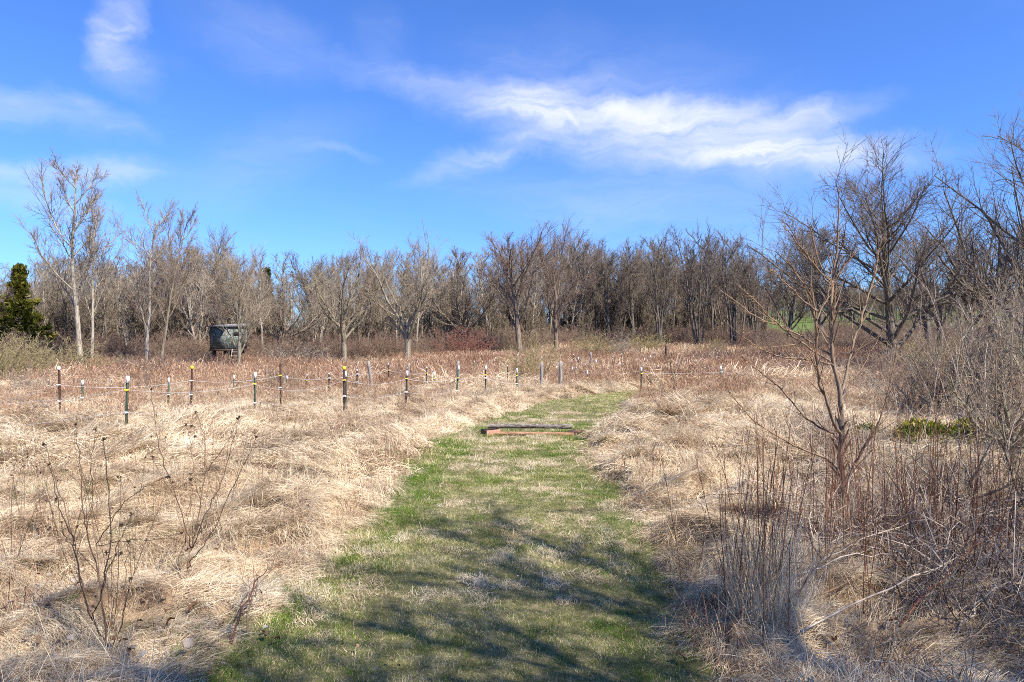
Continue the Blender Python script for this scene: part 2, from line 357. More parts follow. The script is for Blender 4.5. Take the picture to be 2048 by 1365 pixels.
def clump_fountain(seed, n, length, width):
    r = np.random.RandomState(seed); yaw = r.rand(n) * 6.283; ln = length * (0.6 + 0.6 * r.rand(n)); npts = 5
    t = np.linspace(0, 1, npts)[None, :]; e = 0.5 + 0.9 * r.rand(n, 1)
    out = ln[:, None] * t * (0.4 + 0.6 * t) * np.cos(e * (1 - t)); up = ln[:, None] * (np.sin(e) * t * 1.5 - 1.55 * t ** 2 * np.sin(e) * (0.75 + .4 * r.rand(n, 1)))
    P = np.stack([np.cos(yaw)[:, None] * out, np.sin(yaw)[:, None] * out, up + 0.02], -1)
    P[:, :, :2] += (r.randn(n, 1, 2) * 0.04)
    V, F = ribbons(P, width * (0.6 + 0.7 * r.rand(n, 1)) * np.array([1, 1, .9, .7, .15])[None], np.stack([-np.sin(yaw), np.cos(yaw), np.zeros(n)], -1))
    return make_mesh('tussock', V, F, {'tone': np.repeat(r.rand(n), npts * 2)}, False)
def clump_weed(seed, n, height, width, rad, heads=0.5):
    """upright dead stalks with short side twigs near the top"""
    r = np.random.RandomState(seed); A = Acc(); a = r.rand(n) * 6.283; q = rad * np.sqrt(r.rand(n))
    yaw = r.rand(n) * 6.283; le = np.abs(r.randn(n)) * 0.16; h = height * (0.45 + 0.65 * r.rand(n)); t = np.linspace(0, 1, 3)
    fallen = r.rand(n) < 0.12; le[fallen] = 0.7 + 0.5 * r.rand(fallen.sum())
    d = np.stack([np.sin(le) * np.cos(yaw), np.sin(le) * np.sin(yaw), np.cos(le)], -1)
    p0 = np.stack([q * np.cos(a), q * np.sin(a), np.full(n, -0.05)], -1)
    P = p0[:, None] + d[:, None] * (h[:, None] * t[None])[..., None] + np.stack([np.cos(yaw)[:, None] * 0.05 * t ** 2, np.sin(yaw)[:, None] * 0.05 * t ** 2, 0 * yaw[:, None] * t], -1)
    sa = r.rand(n) * 6.283; side = np.stack([np.cos(sa), np.sin(sa), np.zeros(n)], -1)
    tone = r.rand(n)
    V, F = ribbons(P, np.full((n, 3), width) * np.array([1, .8, .5]), side); A.add(V, F, tone=np.repeat(tone, 6))
    k = 5; tt = 0.5 + 0.5 * r.rand(n * k); i = np.repeat(np.arange(n), k)
    b0 = p0[i] + d[i] * (h[i] * tt)[:, None]; yy = r.rand(n * k) * 6.283; bl = height * (0.07 + 0.14 * r.rand(n * k)) 
    bd = norm(np.stack([np.cos(yy) * 0.6, np.sin(yy) * 0.6, 0.5 + 0.6 * r.rand(n * k)], -1))
    P = b0[:, None] + bd[:, None] * (bl[:, None] * np.array([0, 1.0]))[..., None]
    wv_ = np.where(r.rand(n * k) < heads, width * 2.2, width * 0.6)[:, None] * np.array([0.4, 1.0])
    sa = r.rand(n * k) * 6.283; V, F = ribbons(P, wv_, np.stack([np.cos(sa), np.sin(sa), np.zeros(n * k)], -1))
    A.add(V, F, tone=np.repeat(np.clip(tone[i] + 0.15, 0, 1), 4))
    return A.mesh('weed_clump', False)

def proto_collection(name, meshes, m):
    col = bpy.data.collections.new(name)
    for i, me in enumerate(meshes):
        if not me.materials: me.materials.append(m)
        o = bpy.data.objects.new('%s_%02d' % (name, i), me); col.objects.link(o)
    return col
def gn_group(col):
    ng = bpy.data.node_groups.new('scatter', 'GeometryNodeTree')
    ng.interface.new_socket('Geometry', in_out='INPUT', socket_type='NodeSocketGeometry')
    ng.interface.new_socket('Geometry', in_out='OUTPUT', socket_type='NodeSocketGeometry')
    gi = ng.nodes.new('NodeGroupInput'); go = ng.nodes.new('NodeGroupOutput')
    ci = ng.nodes.new('GeometryNodeCollectionInfo'); ci.inputs['Collection'].default_value = col
    ci.inputs['Separate Children'].default_value = True; ci.inputs['Reset Children'].default_value = True
    ip = ng.nodes.new('GeometryNodeInstanceOnPoints'); ip.inputs['Pick Instance'].default_value = True
    def na(n, t):
        x = ng.nodes.new('GeometryNodeInputNamedAttribute'); x.data_type = t; x.inputs[0].default_value = n; return x.outputs[0]
    er = ng.nodes.new('FunctionNodeEulerToRotation')
    ng.links.new(gi.outputs[0], ip.inputs['Points']); ng.links.new(ci.outputs[0], ip.inputs['Instance'])
    ng.links.new(na('vi', 'INT'), ip.inputs['Instance Index']); ng.links.new(na('rot', 'FLOAT_VECTOR'), er.inputs[0]); ng.links.new(er.outputs[0], ip.inputs['Rotation'])
    ng.links.new(na('scl', 'FLOAT_VECTOR'), ip.inputs['Scale']); ng.links.new(ip.outputs[0], go.inputs[0])
    return ng
def scatter(name, label, meshes, m, x, y, z, yaw, scl, tilt=0.0, zs=None, seed=0):
    n = len(x); r = np.random.RandomState(seed)
    Nn = ground_n(x, y, 0.12); Nn = norm(Nn * np.array([tilt, tilt, 1.0]) + 1e-9)
    X = np.stack([np.cos(yaw), np.sin(yaw), 0 * yaw], -1); X = norm(X - (X * Nn).sum(-1, keepdims=True) * Nn); Yv = np.cross(Nn, X)
    b = np.arcsin(np.clip(-X[:, 2], -1, 1)); a = np.arctan2(Yv[:, 2], Nn[:, 2]); c = np.arctan2(X[:, 1], X[:, 0])
    me = bpy.data.meshes.new(name); me.vertices.add(n); me.vertices.foreach_set('co', np.stack([x, y, z], -1).astype(np.float32).ravel())
    me.attributes.new('vi', 'INT', 'POINT').data.foreach_set('value', r.randint(0, len(meshes), n).astype(np.int32))
    me.attributes.new('rot', 'FLOAT_VECTOR', 'POINT').data.foreach_set('vector', np.stack([a, b, c], -1).astype(np.float32).ravel())
    sz = scl if zs is None else scl * zs
    me.attributes.new('scl', 'FLOAT_VECTOR', 'POINT').data.foreach_set('vector', np.stack([scl, scl, sz], -1).astype(np.float32).ravel())
    o = link(name, me); md = o.modifiers.new('scatter', 'NODES'); md.node_group = gn_group(proto_collection(name + '_piece', meshes, m))
    tag(o, label, None, None, 'stuff'); return o
def fan(dens, y0, y1, side=5.0, slope=0.80, seed=0):
    r = np.random.RandomState(seed); W = slope * y1 + side; n = int(dens * (y1 - y0) * 2 * W)
    y = y0 + (y1 - y0) * r.rand(n); x = (2 * r.rand(n) - 1) * W
    k = np.abs(x) < slope * np.maximum(y, 0) + side
    return x[k], y[k]
comb = lambda x, y: 2.6 * math.pi * fbm(x, y, 2.2, 2, 41) + 1.0
def keep(x, y, p, seed):
    k = np.random.RandomState(seed).rand(len(x)) < p; return x[k], y[k]

# matted straw: near (fine), middle, far
near_m = [clump_matted(100 + i, 240, 0.28, 0.0015, 0.19, hgt=0.038) for i in range(8)]
mid_m = [clump_matted(120 + i, 110, 0.36, 0.0028, 0.26, hgt=0.055) for i in range(7)]
far_m = [clump_matted(140 + i, 45, 0.6, 0.008, 0.45, npts=3, hgt=0.11) for i in range(6)]
rn = np.random.RandomState(1)
def put(name, label, ms, m, dens, y0, y1, pf, tilt, s0, s1, seed, yawf=None, zf=0.0, side=5.0, zs=None):
    x, y = fan(dens, y0, y1, side, seed=seed); x, y = keep(x, y, pf(x, y), seed + 1)
    r = np.random.RandomState(seed + 2); yaw = yawf(x, y) + r.randn(len(x)) * 0.25 if yawf else r.rand(len(x)) * 6.283
    z = ground_h(x, y) + zf
    return scatter(name, label, ms, m, x, y, z, yaw, s0 + (s1 - s0) * (0.6 * r.rand(len(x)) + 0.8 * smoothstep(0.3, 0.7, fbm(x, y, 3.3, 2, seed + 7)) - 0.2), tilt, zs, seed)
offp = lambda x, y: (1 - path_mask(x, y))
gpat = lambda x, y: smoothstep(0.55, 0.68, fbm(x, y, 1.6, 3, 51))
put('matted_straw', 'matted pale straw grass combed flat beside the mown path', near_m, M_straw, 75, 0.5, 11, lambda x, y: offp(x, y) * (1 - 0.35 * gpat(x, y)), 1.0, 0.7, 1.25, 200, comb)
put('matted_straw', 'matted straw grass in the middle of the meadow before the fence', mid_m, M_straw, 34, 10.5, 27, lambda x, y: offp(x, y), 1.0, 0.75, 1.35, 210, comb)
put('dry_grass', 'loose dry straw grass over the field behind the fence', far_m, M_farstraw, 9, 26, 90, lambda x, y: offp(x, y) * smoothstep(95, 70, y), 0.8, 0.8, 1.6, 220, comb)
# tussocks
tm = [clump_fountain(160 + i, 360, 0.32, 0.0017) for i in range(6)]
put('straw_tussocks', 'drooping straw tussocks standing up from the matted grass', tm, M_straw, 1.3, 2, 24, lambda x, y: offp(x, y) * smoothstep(0.45, 0.6, fbm(x, y, 1.7, 2, 61)), 0.6, 0.6, 1.3, 230)
# upright dry blades standing in the mat
um = [clump_upright(170 + i, 26, 0.42, 0.0018, 0.2, 0.5, 4) for i in range(6)]
put('standing_straw', 'thin upright straw blades standing among the matted grass', um, M_straw, 8, 1, 26, lambda x, y: offp(x, y) * (0.25 + 0.75 * fbm(x, y, 1.2, 2, 71)), 0.2, 0.6, 1.4, 240)
bm2 = [clump_matted(176 + i, 34, 0.10, 0.0022, 0.24, npts=3, spread=3.0, hgt=0.05) for i in range(5)]
put('broken_stalks', 'short broken grey and brown stalk bits littering the straw', bm2, M_weed, 14, 1, 20, lambda x, y: offp(x, y) * (0.2 + 0.8 * smoothstep(0.4, 0.6, fbm(x, y, 0.8, 2, 73))), 0.3, 0.7, 1.5, 244, zf=0.02)
lit = [clump_upright(186 + i, 12, 0.055, 0.011, 0.22, 1.4, 3, 0.6) for i in range(5)]
put('leaf_litter', 'small brown leaf bits scattered over path and straw', lit, M_weed, 5, 1, 16, lambda x, y: (0.10 * path_mask(x, y) + offp(x, y)) * smoothstep(0.45, 0.62, fbm(x, y, 0.9, 2, 75)), 0.3, 0.6, 1.2, 247, zf=0.015)
# lawn on the path
def lawn_tone(r, n): return np.clip(r.rand(n) * 1.0, 0, 1)
lm = [clump_upright(180 + i, 330, 0.060, 0.0021, 0.17, 0.9, 3, 0.4, lawn_tone) for i in range(8)]
lm2 = [clump_upright(190 + i, 170, 0.075, 0.0036, 0.24, 0.9, 3, 0.4, lawn_tone) for i in range(6)]
put('path_grass', 'short mown grass of the path, green mixed with dead blades, near part', lm, M_lawn, 110, 0.5, 11, path_mask, 0.4, 0.7, 1.3, 250, side=3)
put('path_grass', 'short mown grass on the far part of the path around the log jump', lm2, M_lawn, 45, 10.5, 30, path_mask, 0.4, 0.7, 1.3, 260, side=3)
dgm = [clump_matted(197 + i, 90, 0.09, 0.0017, 0.15, npts=3, spread=2.5, hgt=0.03) for i in range(5)]
put('dead_grass_patches', 'patches of dead matted grass in the green path', dgm, M_straw, 26, 1.5, 20, lambda x, y: path_mask(x, y) * 0.8 * smoothstep(0.53, 0.68, fbm(x, y, 0.75, 3, 87)), 0.3, 0.7, 1.3, 263, zf=0.02, side=3)
# greener longer grass at the path edges and in patches
gm = [clump_upright(195 + i, 90, 0.11, 0.0022, 0.15, 0.6, 3, 0.4) for i in range(6)]
def edge(x, y):
    m = path_mask(x, y); l = np.interp(y, _pd, _pl); r = np.interp(y, _pd, _pr)
    e = np.exp(-((x - l - 0.35) / 0.45) ** 2) + np.exp(-((r - x - 0.35) / 0.40) ** 2)
    return np.clip(e, 0, 1) * smoothstep(0.40, 0.6, fbm(x, y, 0.9, 2, 81)) * (y < 17) + m * 0.35 * smoothstep(0.52, 0.62, fbm(x, y, 0.8, 2, 83))
put('green_grass', 'fresh green grass along both edges of the path', gm, M_green, 34, 2, 20, edge, 0.3, 0.7, 1.3, 270, side=3)
def gpatch2(x, y):
    right = np.exp(-((y - 14.2) / 0.8) ** 2) * smoothstep(3.5, 4.5, x) * smoothstep(8.5, 7, x)
    left = 0.5 * smoothstep(0.58, 0.70, fbm(x, y, 1.4, 2, 91)) * (x < 0) + 0.3 * smoothstep(0.6, 0.7, fbm(x, y, 1.0, 2, 92)) * (x > 0)
    far = np.exp(-((y - 44) / 5) ** 2) * smoothstep(12, 16, x) * smoothstep(34, 26, x)
    return offp(x, y) * np.clip(right + left * (y < 20) + far, 0, 1)
put('green_tufts', 'scattered green grass tufts showing through the straw', gm, M_green, 14, 2, 52, gpatch2, 0.3, 0.8, 1.6, 280)
# dead weeds of the field
wm = [clump_weed(300 + i, 20, 0.68, 0.0032, 0.35) for i in range(7)]
wmf = [clump_weed(320 + i, 30, 0.78, 0.006, 0.7, 0.3) for i in range(6)]
def weedp(x, y):
    n = fbm(x, y, 5, 3, 95); d = y + 8 * (n - 0.5); u = x / np.maximum(y, 1)
    st = np.where(u < -0.15, 17.5, 21.5)
    hole = np.exp(-((y - 30) / 9.0) ** 2) * np.exp(-((u + 0.62) / 0.2) ** 2) * 0.4
    return offp(x, y) * np.clip(0.10 + 0.9 * smoothstep(st - 4, st + 5, d) - hole, 0, 1) * (0.12 + 1.1 * smoothstep(0.38, 0.56, fbm(x, y, 5.5, 3, 97)))
put('dead_weeds', 'reddish brown dead weed stalks standing along the rope fence', wm, M_weed, 5.5, 9, 30, lambda x, y: weedp(x, y) * smoothstep(9, 14, y), 0.1, 0.6, 1.15, 290)
put('dead_weeds', 'reddish brown dead weed stalks filling the field up to the wood', wmf, M_weed, 3.2, 28, 95, lambda x, y: weedp(x, y) * smoothstep(98, 80, y), 0.1, 0.6, 1.15, 295)

# ------------------------------------------------------------------ branching plants
def grow(P, R, Lp, k, t0, t1, ang, ratio, up, wob, npts, rr, tip, r, minr, lenf=0.5, zdroop=0.0):
    B, n, _ = P.shape; M = B * k
    i = np.repeat(np.arange(B), k); t = t0 + (t1 - t0) * ((np.tile(np.arange(k), B) + r.rand(M)) / k)
    f = t * (n - 1); j = np.minimum(f.astype(int), n - 2); g = (f - j)[:, None]
    p = P[i, j] * (1 - g) + P[i, j + 1] * g; T = norm(P[i, j + 1] - P[i, j]); rad = R[i, j] * (1 - g[:, 0]) + R[i, j + 1] * g[:, 0]
    ref = np.where(np.abs(T[:, 2:3]) > 0.9, np.array([[1., 0, 0]]), np.array([[0, 0, 1.]])); N1 = norm(np.cross(T, ref)); N2 = np.cross(T, N1)
    ph = np.tile(np.arange(k), B) * 2.4 + r.rand(M) * 1.4 + np.repeat(r.rand(B) * 6.28, k); th = ang[0] + (ang[1] - ang[0]) * r.rand(M)
    d = np.cos(th)[:, None] * T + np.sin(th)[:, None] * (np.cos(ph)[:, None] * N1 + np.sin(ph)[:, None] * N2)
    d[:, 2] += up; d = norm(d)
    ln = Lp[i] * ratio * (1 - lenf * t) * (0.55 + 0.75 * r.rand(M))
    Q = np.zeros((M, npts, 3)); Q[:, 0] = p; st = (ln / (npts - 1))[:, None]
    for s in range(1, npts):
        d = norm(d + r.randn(M, 3) * wob + np.array([0, 0, up * 0.35 - zdroop])); Q[:, s] = Q[:, s - 1] + d * st
    r0 = np.maximum(rad * rr, minr)
    RR = r0[:, None] * (1 + (tip - 1) * np.linspace(0, 1, npts)[None] ** 0.9); RR = np.maximum(RR, minr * 0.6)
    return Q, RR, ln
def stems(r, k, H, lean, npts, rad, wob=0.05, spread=0.0, up=0.1, yaw=None, tip=0.15):
    a = (np.arange(k) + r.rand(k)) * 6.283 / k if yaw is None else yaw; le = lean[0] + (lean[1] - lean[0]) * r.rand(k)
    d = np.stack([np.sin(le) * np.cos(a), np.sin(le) * np.sin(a), np.cos(le)], -1); ln = H * (0.7 + 0.35 * r.rand(k)) if k > 1 else np.array([H])
    P = np.zeros((k, npts, 3)); P[:, 0] = np.stack([np.cos(a) * spread * r.rand(k), np.sin(a) * spread * r.rand(k), np.full(k, -0.1)], -1)
    for s in range(1, npts):
        d = norm(d + r.randn(k, 3) * wob + np.array([0, 0, up * 0.4])); P[:, s] = P[:, s - 1] + d * (ln / (npts - 1))[:, None]
    R = rad * (1 + (tip - 1) * np.linspace(0, 1, npts)[None] ** 0.8) * (0.75 + 0.4 * r.rand(k, 1) if k > 1 else 1)
    R[:, 0] *= 1.25
    return P, R, ln
def tree_meshes(seed, H, kind, twr=0.006, twigs=1.0):
    r = np.random.RandomState(seed); c = lambda v: max(1, int(round(v * twigs * 0.62)))
    if kind == 'tall':      # straight trunk, ascending limbs in the upper two thirds
        lv = [stems(r, 1, H, (0.0, 0.05), 12, 0.0165 * H, 0.04)]
        cfg = [(15, 0.28, 0.97, (0.5, 1.0), 0.46, 0.24, 0.09, 7, 0.42), (10, 0.2, 0.98, (0.4, 0.8), 0.45, 0.16, 0.12, 5, 0.5), (c(9), 0.1, 1, (0.35, 0.8), 0.6, 0.09, 0.09, 4, 0.55), (c(6), 0.1, 1, (0.25, 0.7), 0.95, 0.08, 0.06, 2, 0.6)]
    elif kind == 'vase':    # short trunk, many steep limbs, rounded top
        lv = [stems(r, 1, H * 0.62, (0.0, 0.10), 8, 0.0205 * H, 0.05, tip=0.4)]
        cfg = [(15, 0.25, 1.0, (0.45, 1.0), 0.95, 0.14, 0.08, 8, 0.45), (11, 0.2, 1, (0.35, 0.8), 0.42, 0.14, 0.12, 5, 0.5), (c(9), 0.1, 1, (0.35, 0.8), 0.6, 0.09, 0.09, 4, 0.55), (c(6), 0.1, 1, (0.25, 0.7), 0.95, 0.08, 0.06, 2, 0.6)]
    elif kind == 'multi':   # several stems from the base
        lv = [stems(r, 4, H * 0.95, (0.03, 0.22), 10, 0.014 * H, 0.05, 0.35)]
        cfg = [(9, 0.3, 0.97, (0.4, 0.85), 0.38, 0.2, 0.09, 6, 0.5), (8, 0.2, 1, (0.4, 0.8), 0.45, 0.15, 0.12, 4, 0.5), (c(7), 0.1, 1, (0.35, 0.8), 0.6, 0.09, 0.09, 4, 0.55), (c(5), 0.1, 1, (0.25, 0.7), 0.95, 0.08, 0.06, 2, 0.6)]
    elif kind == 'fork':    # low fork, crooked spreading limbs
        P, R, ln = stems(r, 1, H * 0.30, (0.0, 0.1), 5, 0.024 * H, 0.05, tip=0.75); lv = [(P, R, ln)]
        cfg = [(8, 0.55, 1.0, (0.4, 1.0), 2.7, 0.14, 0.12, 10, 0.58), (13, 0.15, 1, (0.4, 0.95), 0.42, 0.12, 0.15, 6, 0.5), (c(9), 0.1, 1, (0.4, 1.0), 0.45, 0.08, 0.18, 3, 0.5), (c(6), 0.1, 1, (0.4, 0.9), 0.7, 0.04, 0.14, 2, 0.6)]
    elif kind == 'oak':     # big spreading crown with limbs down to near the ground
        lv = [stems(r, 1, H * 0.80, (0.0, 0.05), 10, 0.026 * H, 0.04, tip=0.25)]
        cfg = [(26, 0.10, 1.0, (0.6, 1.25), 0.90, 0.13, 0.07, 9, 0.52), (12, 0.2, 1, (0.35, 0.9), 0.42, 0.08, 0.12, 6, 0.6), (c(9), 0.1, 1, (0.35, 0.8), 0.6, 0.07, 0.10, 4, 0.55), (c(6), 0.1, 1, (0.25, 0.7), 0.95, 0.06, 0.06, 2, 0.6)]
    elif kind == 'pole':    # slender forest-grown tree, small crown at the top
        lv = [stems(r, 1, H, (0.0, 0.08), 12, 0.014 * H, 0.045)]
        cfg = [(18, 0.32, 0.98, (0.45, 0.95), 0.30, 0.2, 0.1, 6, 0.45), (8, 0.2, 1, (0.4, 0.8), 0.48, 0.15, 0.13, 4, 0.5), (c(8), 0.1, 1, (0.35, 0.8), 0.6, 0.09, 0.09, 4, 0.55), (c(4), 0.1, 1, (0.25, 0.7), 0.95, 0.08, 0.06, 2, 0.6)]
    A = Acc(); Bc = Acc(); sides = [8, 5, 3, 3, 3]; P, R, Ln = lv[0]
    V, F = tubes(P, R, 8); A.add(V, F, tone=0.5, lvl=0.0)
    for n, (k, t0, t1, an, ra, up, wob, npts, rr) in enumerate(cfg):
        mr = [0.035, 0.020, twr * 1.8, twr][n]
        P, R, Ln = grow(P, R, Ln, k, t0, t1, an, ra, up, wob, npts, rr, 0.25, r, mr, 0.55 if n == 0 else 0.4)
        V, F = tubes(P, R, sides[n + 1]); tone = np.repeat(r.rand(len(P)), npts * sides[n + 1])
        (A if n == 0 else Bc).add(V, F, tone=tone, lvl=[0.15, 0.45, 0.8, 1.0][n])
    return A.mesh(kind + '_trunk'), Bc.mesh(kind + '_twigs')
def shrub_mesh(seed, H, k, lean, twr=0.004, c1=6, c2=5, wob=0.08, up=0.1, spread=0.3, rad=0.010, ratio=0.42, c3=0, droop=0.0, wob2=0.14):
    r = np.random.RandomState(seed); A = Acc(); P, R, Ln = stems(r, k, H, lean, 8, rad, wob, spread, up)
    V, F = tubes(P, R, 4); A.add(V, F, tone=np.repeat(r.rand(k), 32), lvl=0.55)
    for n, (kk, npts) in enumerate([(c1, 5), (c2, 3), (c3, 2)]):
        if not kk: break
        P, R, Ln = grow(P, R, Ln, kk, 0.2, 1, (0.35, 0.95), ratio, up, wob2, npts, 0.6, 0.3, r, twr, 0.45, droop)
        V, F = tubes(P, R, 3); A.add(V, F, tone=np.repeat(r.rand(len(P)), npts * 3), lvl=[0.8, 1, 1][n])
    return A.mesh('shrub_twigs')

def make_tree(name, label, loc, meshes, m, rz=0.0, s=1.0, lean=(0, 0), group=None, cat='tree', sxy=1.0):
    t = empty(name, loc, rz, (s * sxy, s * sxy, s)); t.rotation_euler = (lean[0], lean[1], rz)
    tag(t, label, cat, group)
    a = bpy.data.objects.new('trunk', meshes[0]); C.objects.link(a); a.parent = t
    b = bpy.data.objects.new('crown', meshes[1]); C.objects.link(b); b.parent = t
    for o in (a, b):
        if not o.data.materials: o.data.materials.append(None)
        o.material_slots[0].link = 'OBJECT'; o.material_slots[0].material = m
    return t

UH = 10.0
T = {}
for nm, kd, sd, tw in [('tall_a', 'tall', 11, 1.0), ('tall_b', 'tall', 12, 0.9), ('vase_a', 'vase', 21, 1.0), ('vase_b', 'vase', 22, 1.0), ('vase_c', 'vase', 27, 1.0),
                       ('multi_a', 'multi', 31, 1), ('multi_b', 'multi', 32, 1), ('fork_a', 'fork', 41, 0.9), ('fork_b', 'fork', 44, 1.0),
                       ('pole_a', 'pole', 51, 1), ('pole_b', 'pole', 52, 1), ('pole_c', 'pole', 53, 1)]:
    T[nm] = tree_meshes(sd, UH, kd, 0.0058, tw)
def mesh_top(ms): 
    co = np.zeros(len(ms[1].vertices) * 3); ms[1].vertices.foreach_get('co', co); return float(np.percentile(co[2::3], 99.3))
TOP = {k: mesh_top(v) for k, v in T.items()}

def plant_px(name, label, px, base, top, kind, m, rz, lean=(0, 0), sxy=1.0, group=None, depth=None):
    if depth: x, y = (px - CX) / FPX * depth, depth; z = float(base_h(x, y))
    else: x, y, z = gp(px, base)
    Hh = CAM_H - (top - HY) / FPX * y - z
    return make_tree(name, label, (x, y, z - 0.05), T[kind], m, rz, Hh / TOP[kind], lean, group, sxy=sxy)

hero = [
 ('tallest grey tree of the wood on the left, thin bare top above all neighbours', 162, 748, 335, 'tall_a', M_bark_grey, 0.3, (0, 0), 1.0),
 ('slender pale-barked bare tree just right of the tallest left tree', 182, 744, 392, 'tall_b', M_bark_grey, 2.0, (0, 0.06), 0.75),
 ('leaning bare tree with wavy grey trunk left of the dark pair', 294, 745, 388, 'tall_b', M_bark_grey, 4.0, (0, -0.06), 0.95),
 ('dark-barked bare tree leaning right behind the brush, beside the wavy grey trunk', 318, 748, 408, 'tall_a', M_bark_brown, 1.2, (0, 0.12), 0.7),
 ('round-crowned brown tree behind the left side of the camouflaged blind', 402, 718, 462, 'vase_a', M_bark_tan, 0.0, (0, 0), 1.0),
 ('small forked tree standing right in front of the camouflaged blind', 477, 752, 492, 'vase_b', M_bark_tan, 3.0, (0, 0), 0.9),
 ('thin bare tree at the gap of sky right of the blind', 575, 722, 505, 'pole_a', M_bark_grey, 0.0, (0, 0), 1.3),
 ('low forked tree with pale mossy trunk and a long crooked left limb', 688, 736, 498, 'fork_a', M_bark_tan, 0.6, (0, 0), 0.85),
 ('large spreading tree with low fork, tallest in the middle of the wood edge', 814, 735, 458, 'fork_b', M_bark_tan, 2.2, (0, 0), 0.95),
 ('slim grey tree between the large spreading tree and the red bush', 905, 712, 500, 'pole_b', M_bark_grey, 1.0, (0, 0), 1.2),
 ('many-stemmed tree with fan-shaped reddish top behind the olive bush', 1040, 715, 450, 'vase_c', M_bark_red, 0.5, (0, 0), 1.05),
 ('dark thick-trunked tree right of the fan-shaped one, round reddish top', 1112, 712, 450, 'vase_b', M_bark_red, 1.4, (0, 0), 0.9),
 ('dark tree with steep limbs rising behind the grey-green bushes', 1216, 698, 478, 'vase_a', M_bark_dark, 2.5, (0, 0), 0.95),
 ('clump of tall dark stems at the right end of the wood', 1318, 702, 462, 'multi_a', M_bark_dark, 0.2, (0, 0), 0.8),
 ('dense group of dark stems with wind-swept top at the wood end', 1400, 702, 452, 'multi_b', M_bark_dark, 1.8, (0, 0), 0.9),
 ('last multi-stemmed dark tree of the wood before the green field', 1468, 702, 458, 'multi_a', M_bark_dark, 3.3, (0, 0.04), 0.9),
]
for i, (lb, px, b, t, kd, m, rz, le, sxy) in enumerate(hero):
    plant_px('bare_tree', lb, px, b, t, kd, m, rz, le, sxy)

LAND = [(162, 'the tallest left tree'), (294, 'the wavy grey leaning tree'), (402, 'the round-crowned brown tree'), (457, 'the camouflaged blind'), (532, 'the dark evergreen top'), (575, 'the sky gap'), (688, 'the low forked pale tree'),
        (814, 'the large spreading middle tree'), (932, 'the red bush'), (1040, 'the fan-shaped tree'), (1112, 'the dark round-topped tree'), (1216, 'the grey-green bushes'), (1318, 'the tall dark stems'), (1400, 'the wind-swept stems'), (1468, 'the last dark clump')]
FORM = {'tall': 'tall straight', 'vase': 'wide-topped', 'mult': 'many-stemmed', 'fork': 'low-forked', 'pole': 'slim'}
ORD = 'first second third fourth fifth sixth seventh eighth ninth tenth eleventh twelfth thirteenth fourteenth fifteenth sixteenth seventeenth eighteenth nineteenth twentieth'.split()
ORD += ['twenty-' + o for o in ORD[:9]] + ['thirtieth'] + ['thirty-' + o for o in ORD[:9]]
# the wood behind: rows of trees drawn from the same kinds
rw = np.random.RandomState(5)
def edge_depth(px): return np.interp(px, [-400, 0, 500, 700, 950, 1100, 1500, 1520], [40, 44, 50, 54, 60, 68, 76, 78])
def skyline(px): return np.interp(px, [-300, 0, 100, 250, 350, 480, 560, 600, 700, 850, 930, 1000, 1150, 1250, 1320, 1450, 1520], [520, 545, 530, 530, 500, 515, 535, 535, 515, 505, 520, 500, 485, 505, 495, 480, 500])
kinds = list(T.keys()); cnt = 0
for row in range(7):
    step = [36, 30, 28, 28, 30, 30, 30][row]
    for px in np.arange(-420, 1535, step):
        px = px + rw.uniform(-14, 14); d = edge_depth(px) + row * 5.5 + rw.uniform(-1.5, 2.5)
        if 560 < px < 610 and rw.rand() < 0.45: continue
        if row > 3 and px > 1180: 
            if rw.rand() < 0.5: continue
        x = (px - CX) / FPX * d; z = float(base_h(x, d))
        top = skyline(px) + rw.uniform(-22, 30); Hh = CAM_H - (top - HY) / FPX * d - z
        kd = kinds[rw.randint(len(kinds))] if rw.rand() < 0.22 else ['pole_a', 'pole_b', 'pole_c', 'multi_a', 'multi_b'][rw.randint(5)]
        if px > 1150: m = [M_bark_dark, M_bark_red, M_bark_dark, M_bark_brown][rw.randint(4)]
        elif px < 560: m = [M_bark_red, M_bark_tan, M_bark_brown, M_bark_grey][rw.randint(4)]
        else: m = [M_bark_tan, M_bark_brown, M_bark_grey, M_bark_brown][rw.randint(4)]
        if cnt >= 285: continue
        cnt += 1
        cw = {M_bark_grey: 'grey', M_bark_tan: 'tan', M_bark_brown: 'brown', M_bark_dark: 'dark', M_bark_red: 'reddish'}[m]
        ld = min(LAND, key=lambda q: abs(q[0] - px)); sd_ = 'left of' if px < ld[0] - 8 else 'right of' if px > ld[0] + 8 else 'behind'
        lab = '%s %s tree %s, %s %s' % (cw, FORM[kd[:4]], ['at wood edge', 'second row back', 'third row back'][row], sd_, ld[1]) if row < 3 and 0 < px else 'bare tree deep in the mass of the wood behind the field' if row >= 3 else 'bare wood edge tree beyond the left edge of the view'
        make_tree('woodland_tree', lab, (x, d, z - 0.05), T[kd], m, rw.uniform(0, 6.28), Hh / TOP[kd], (0, rw.uniform(-.07, .07)), 'bare trees massed in the wood', sxy=rw.uniform(0.8, 1.2))

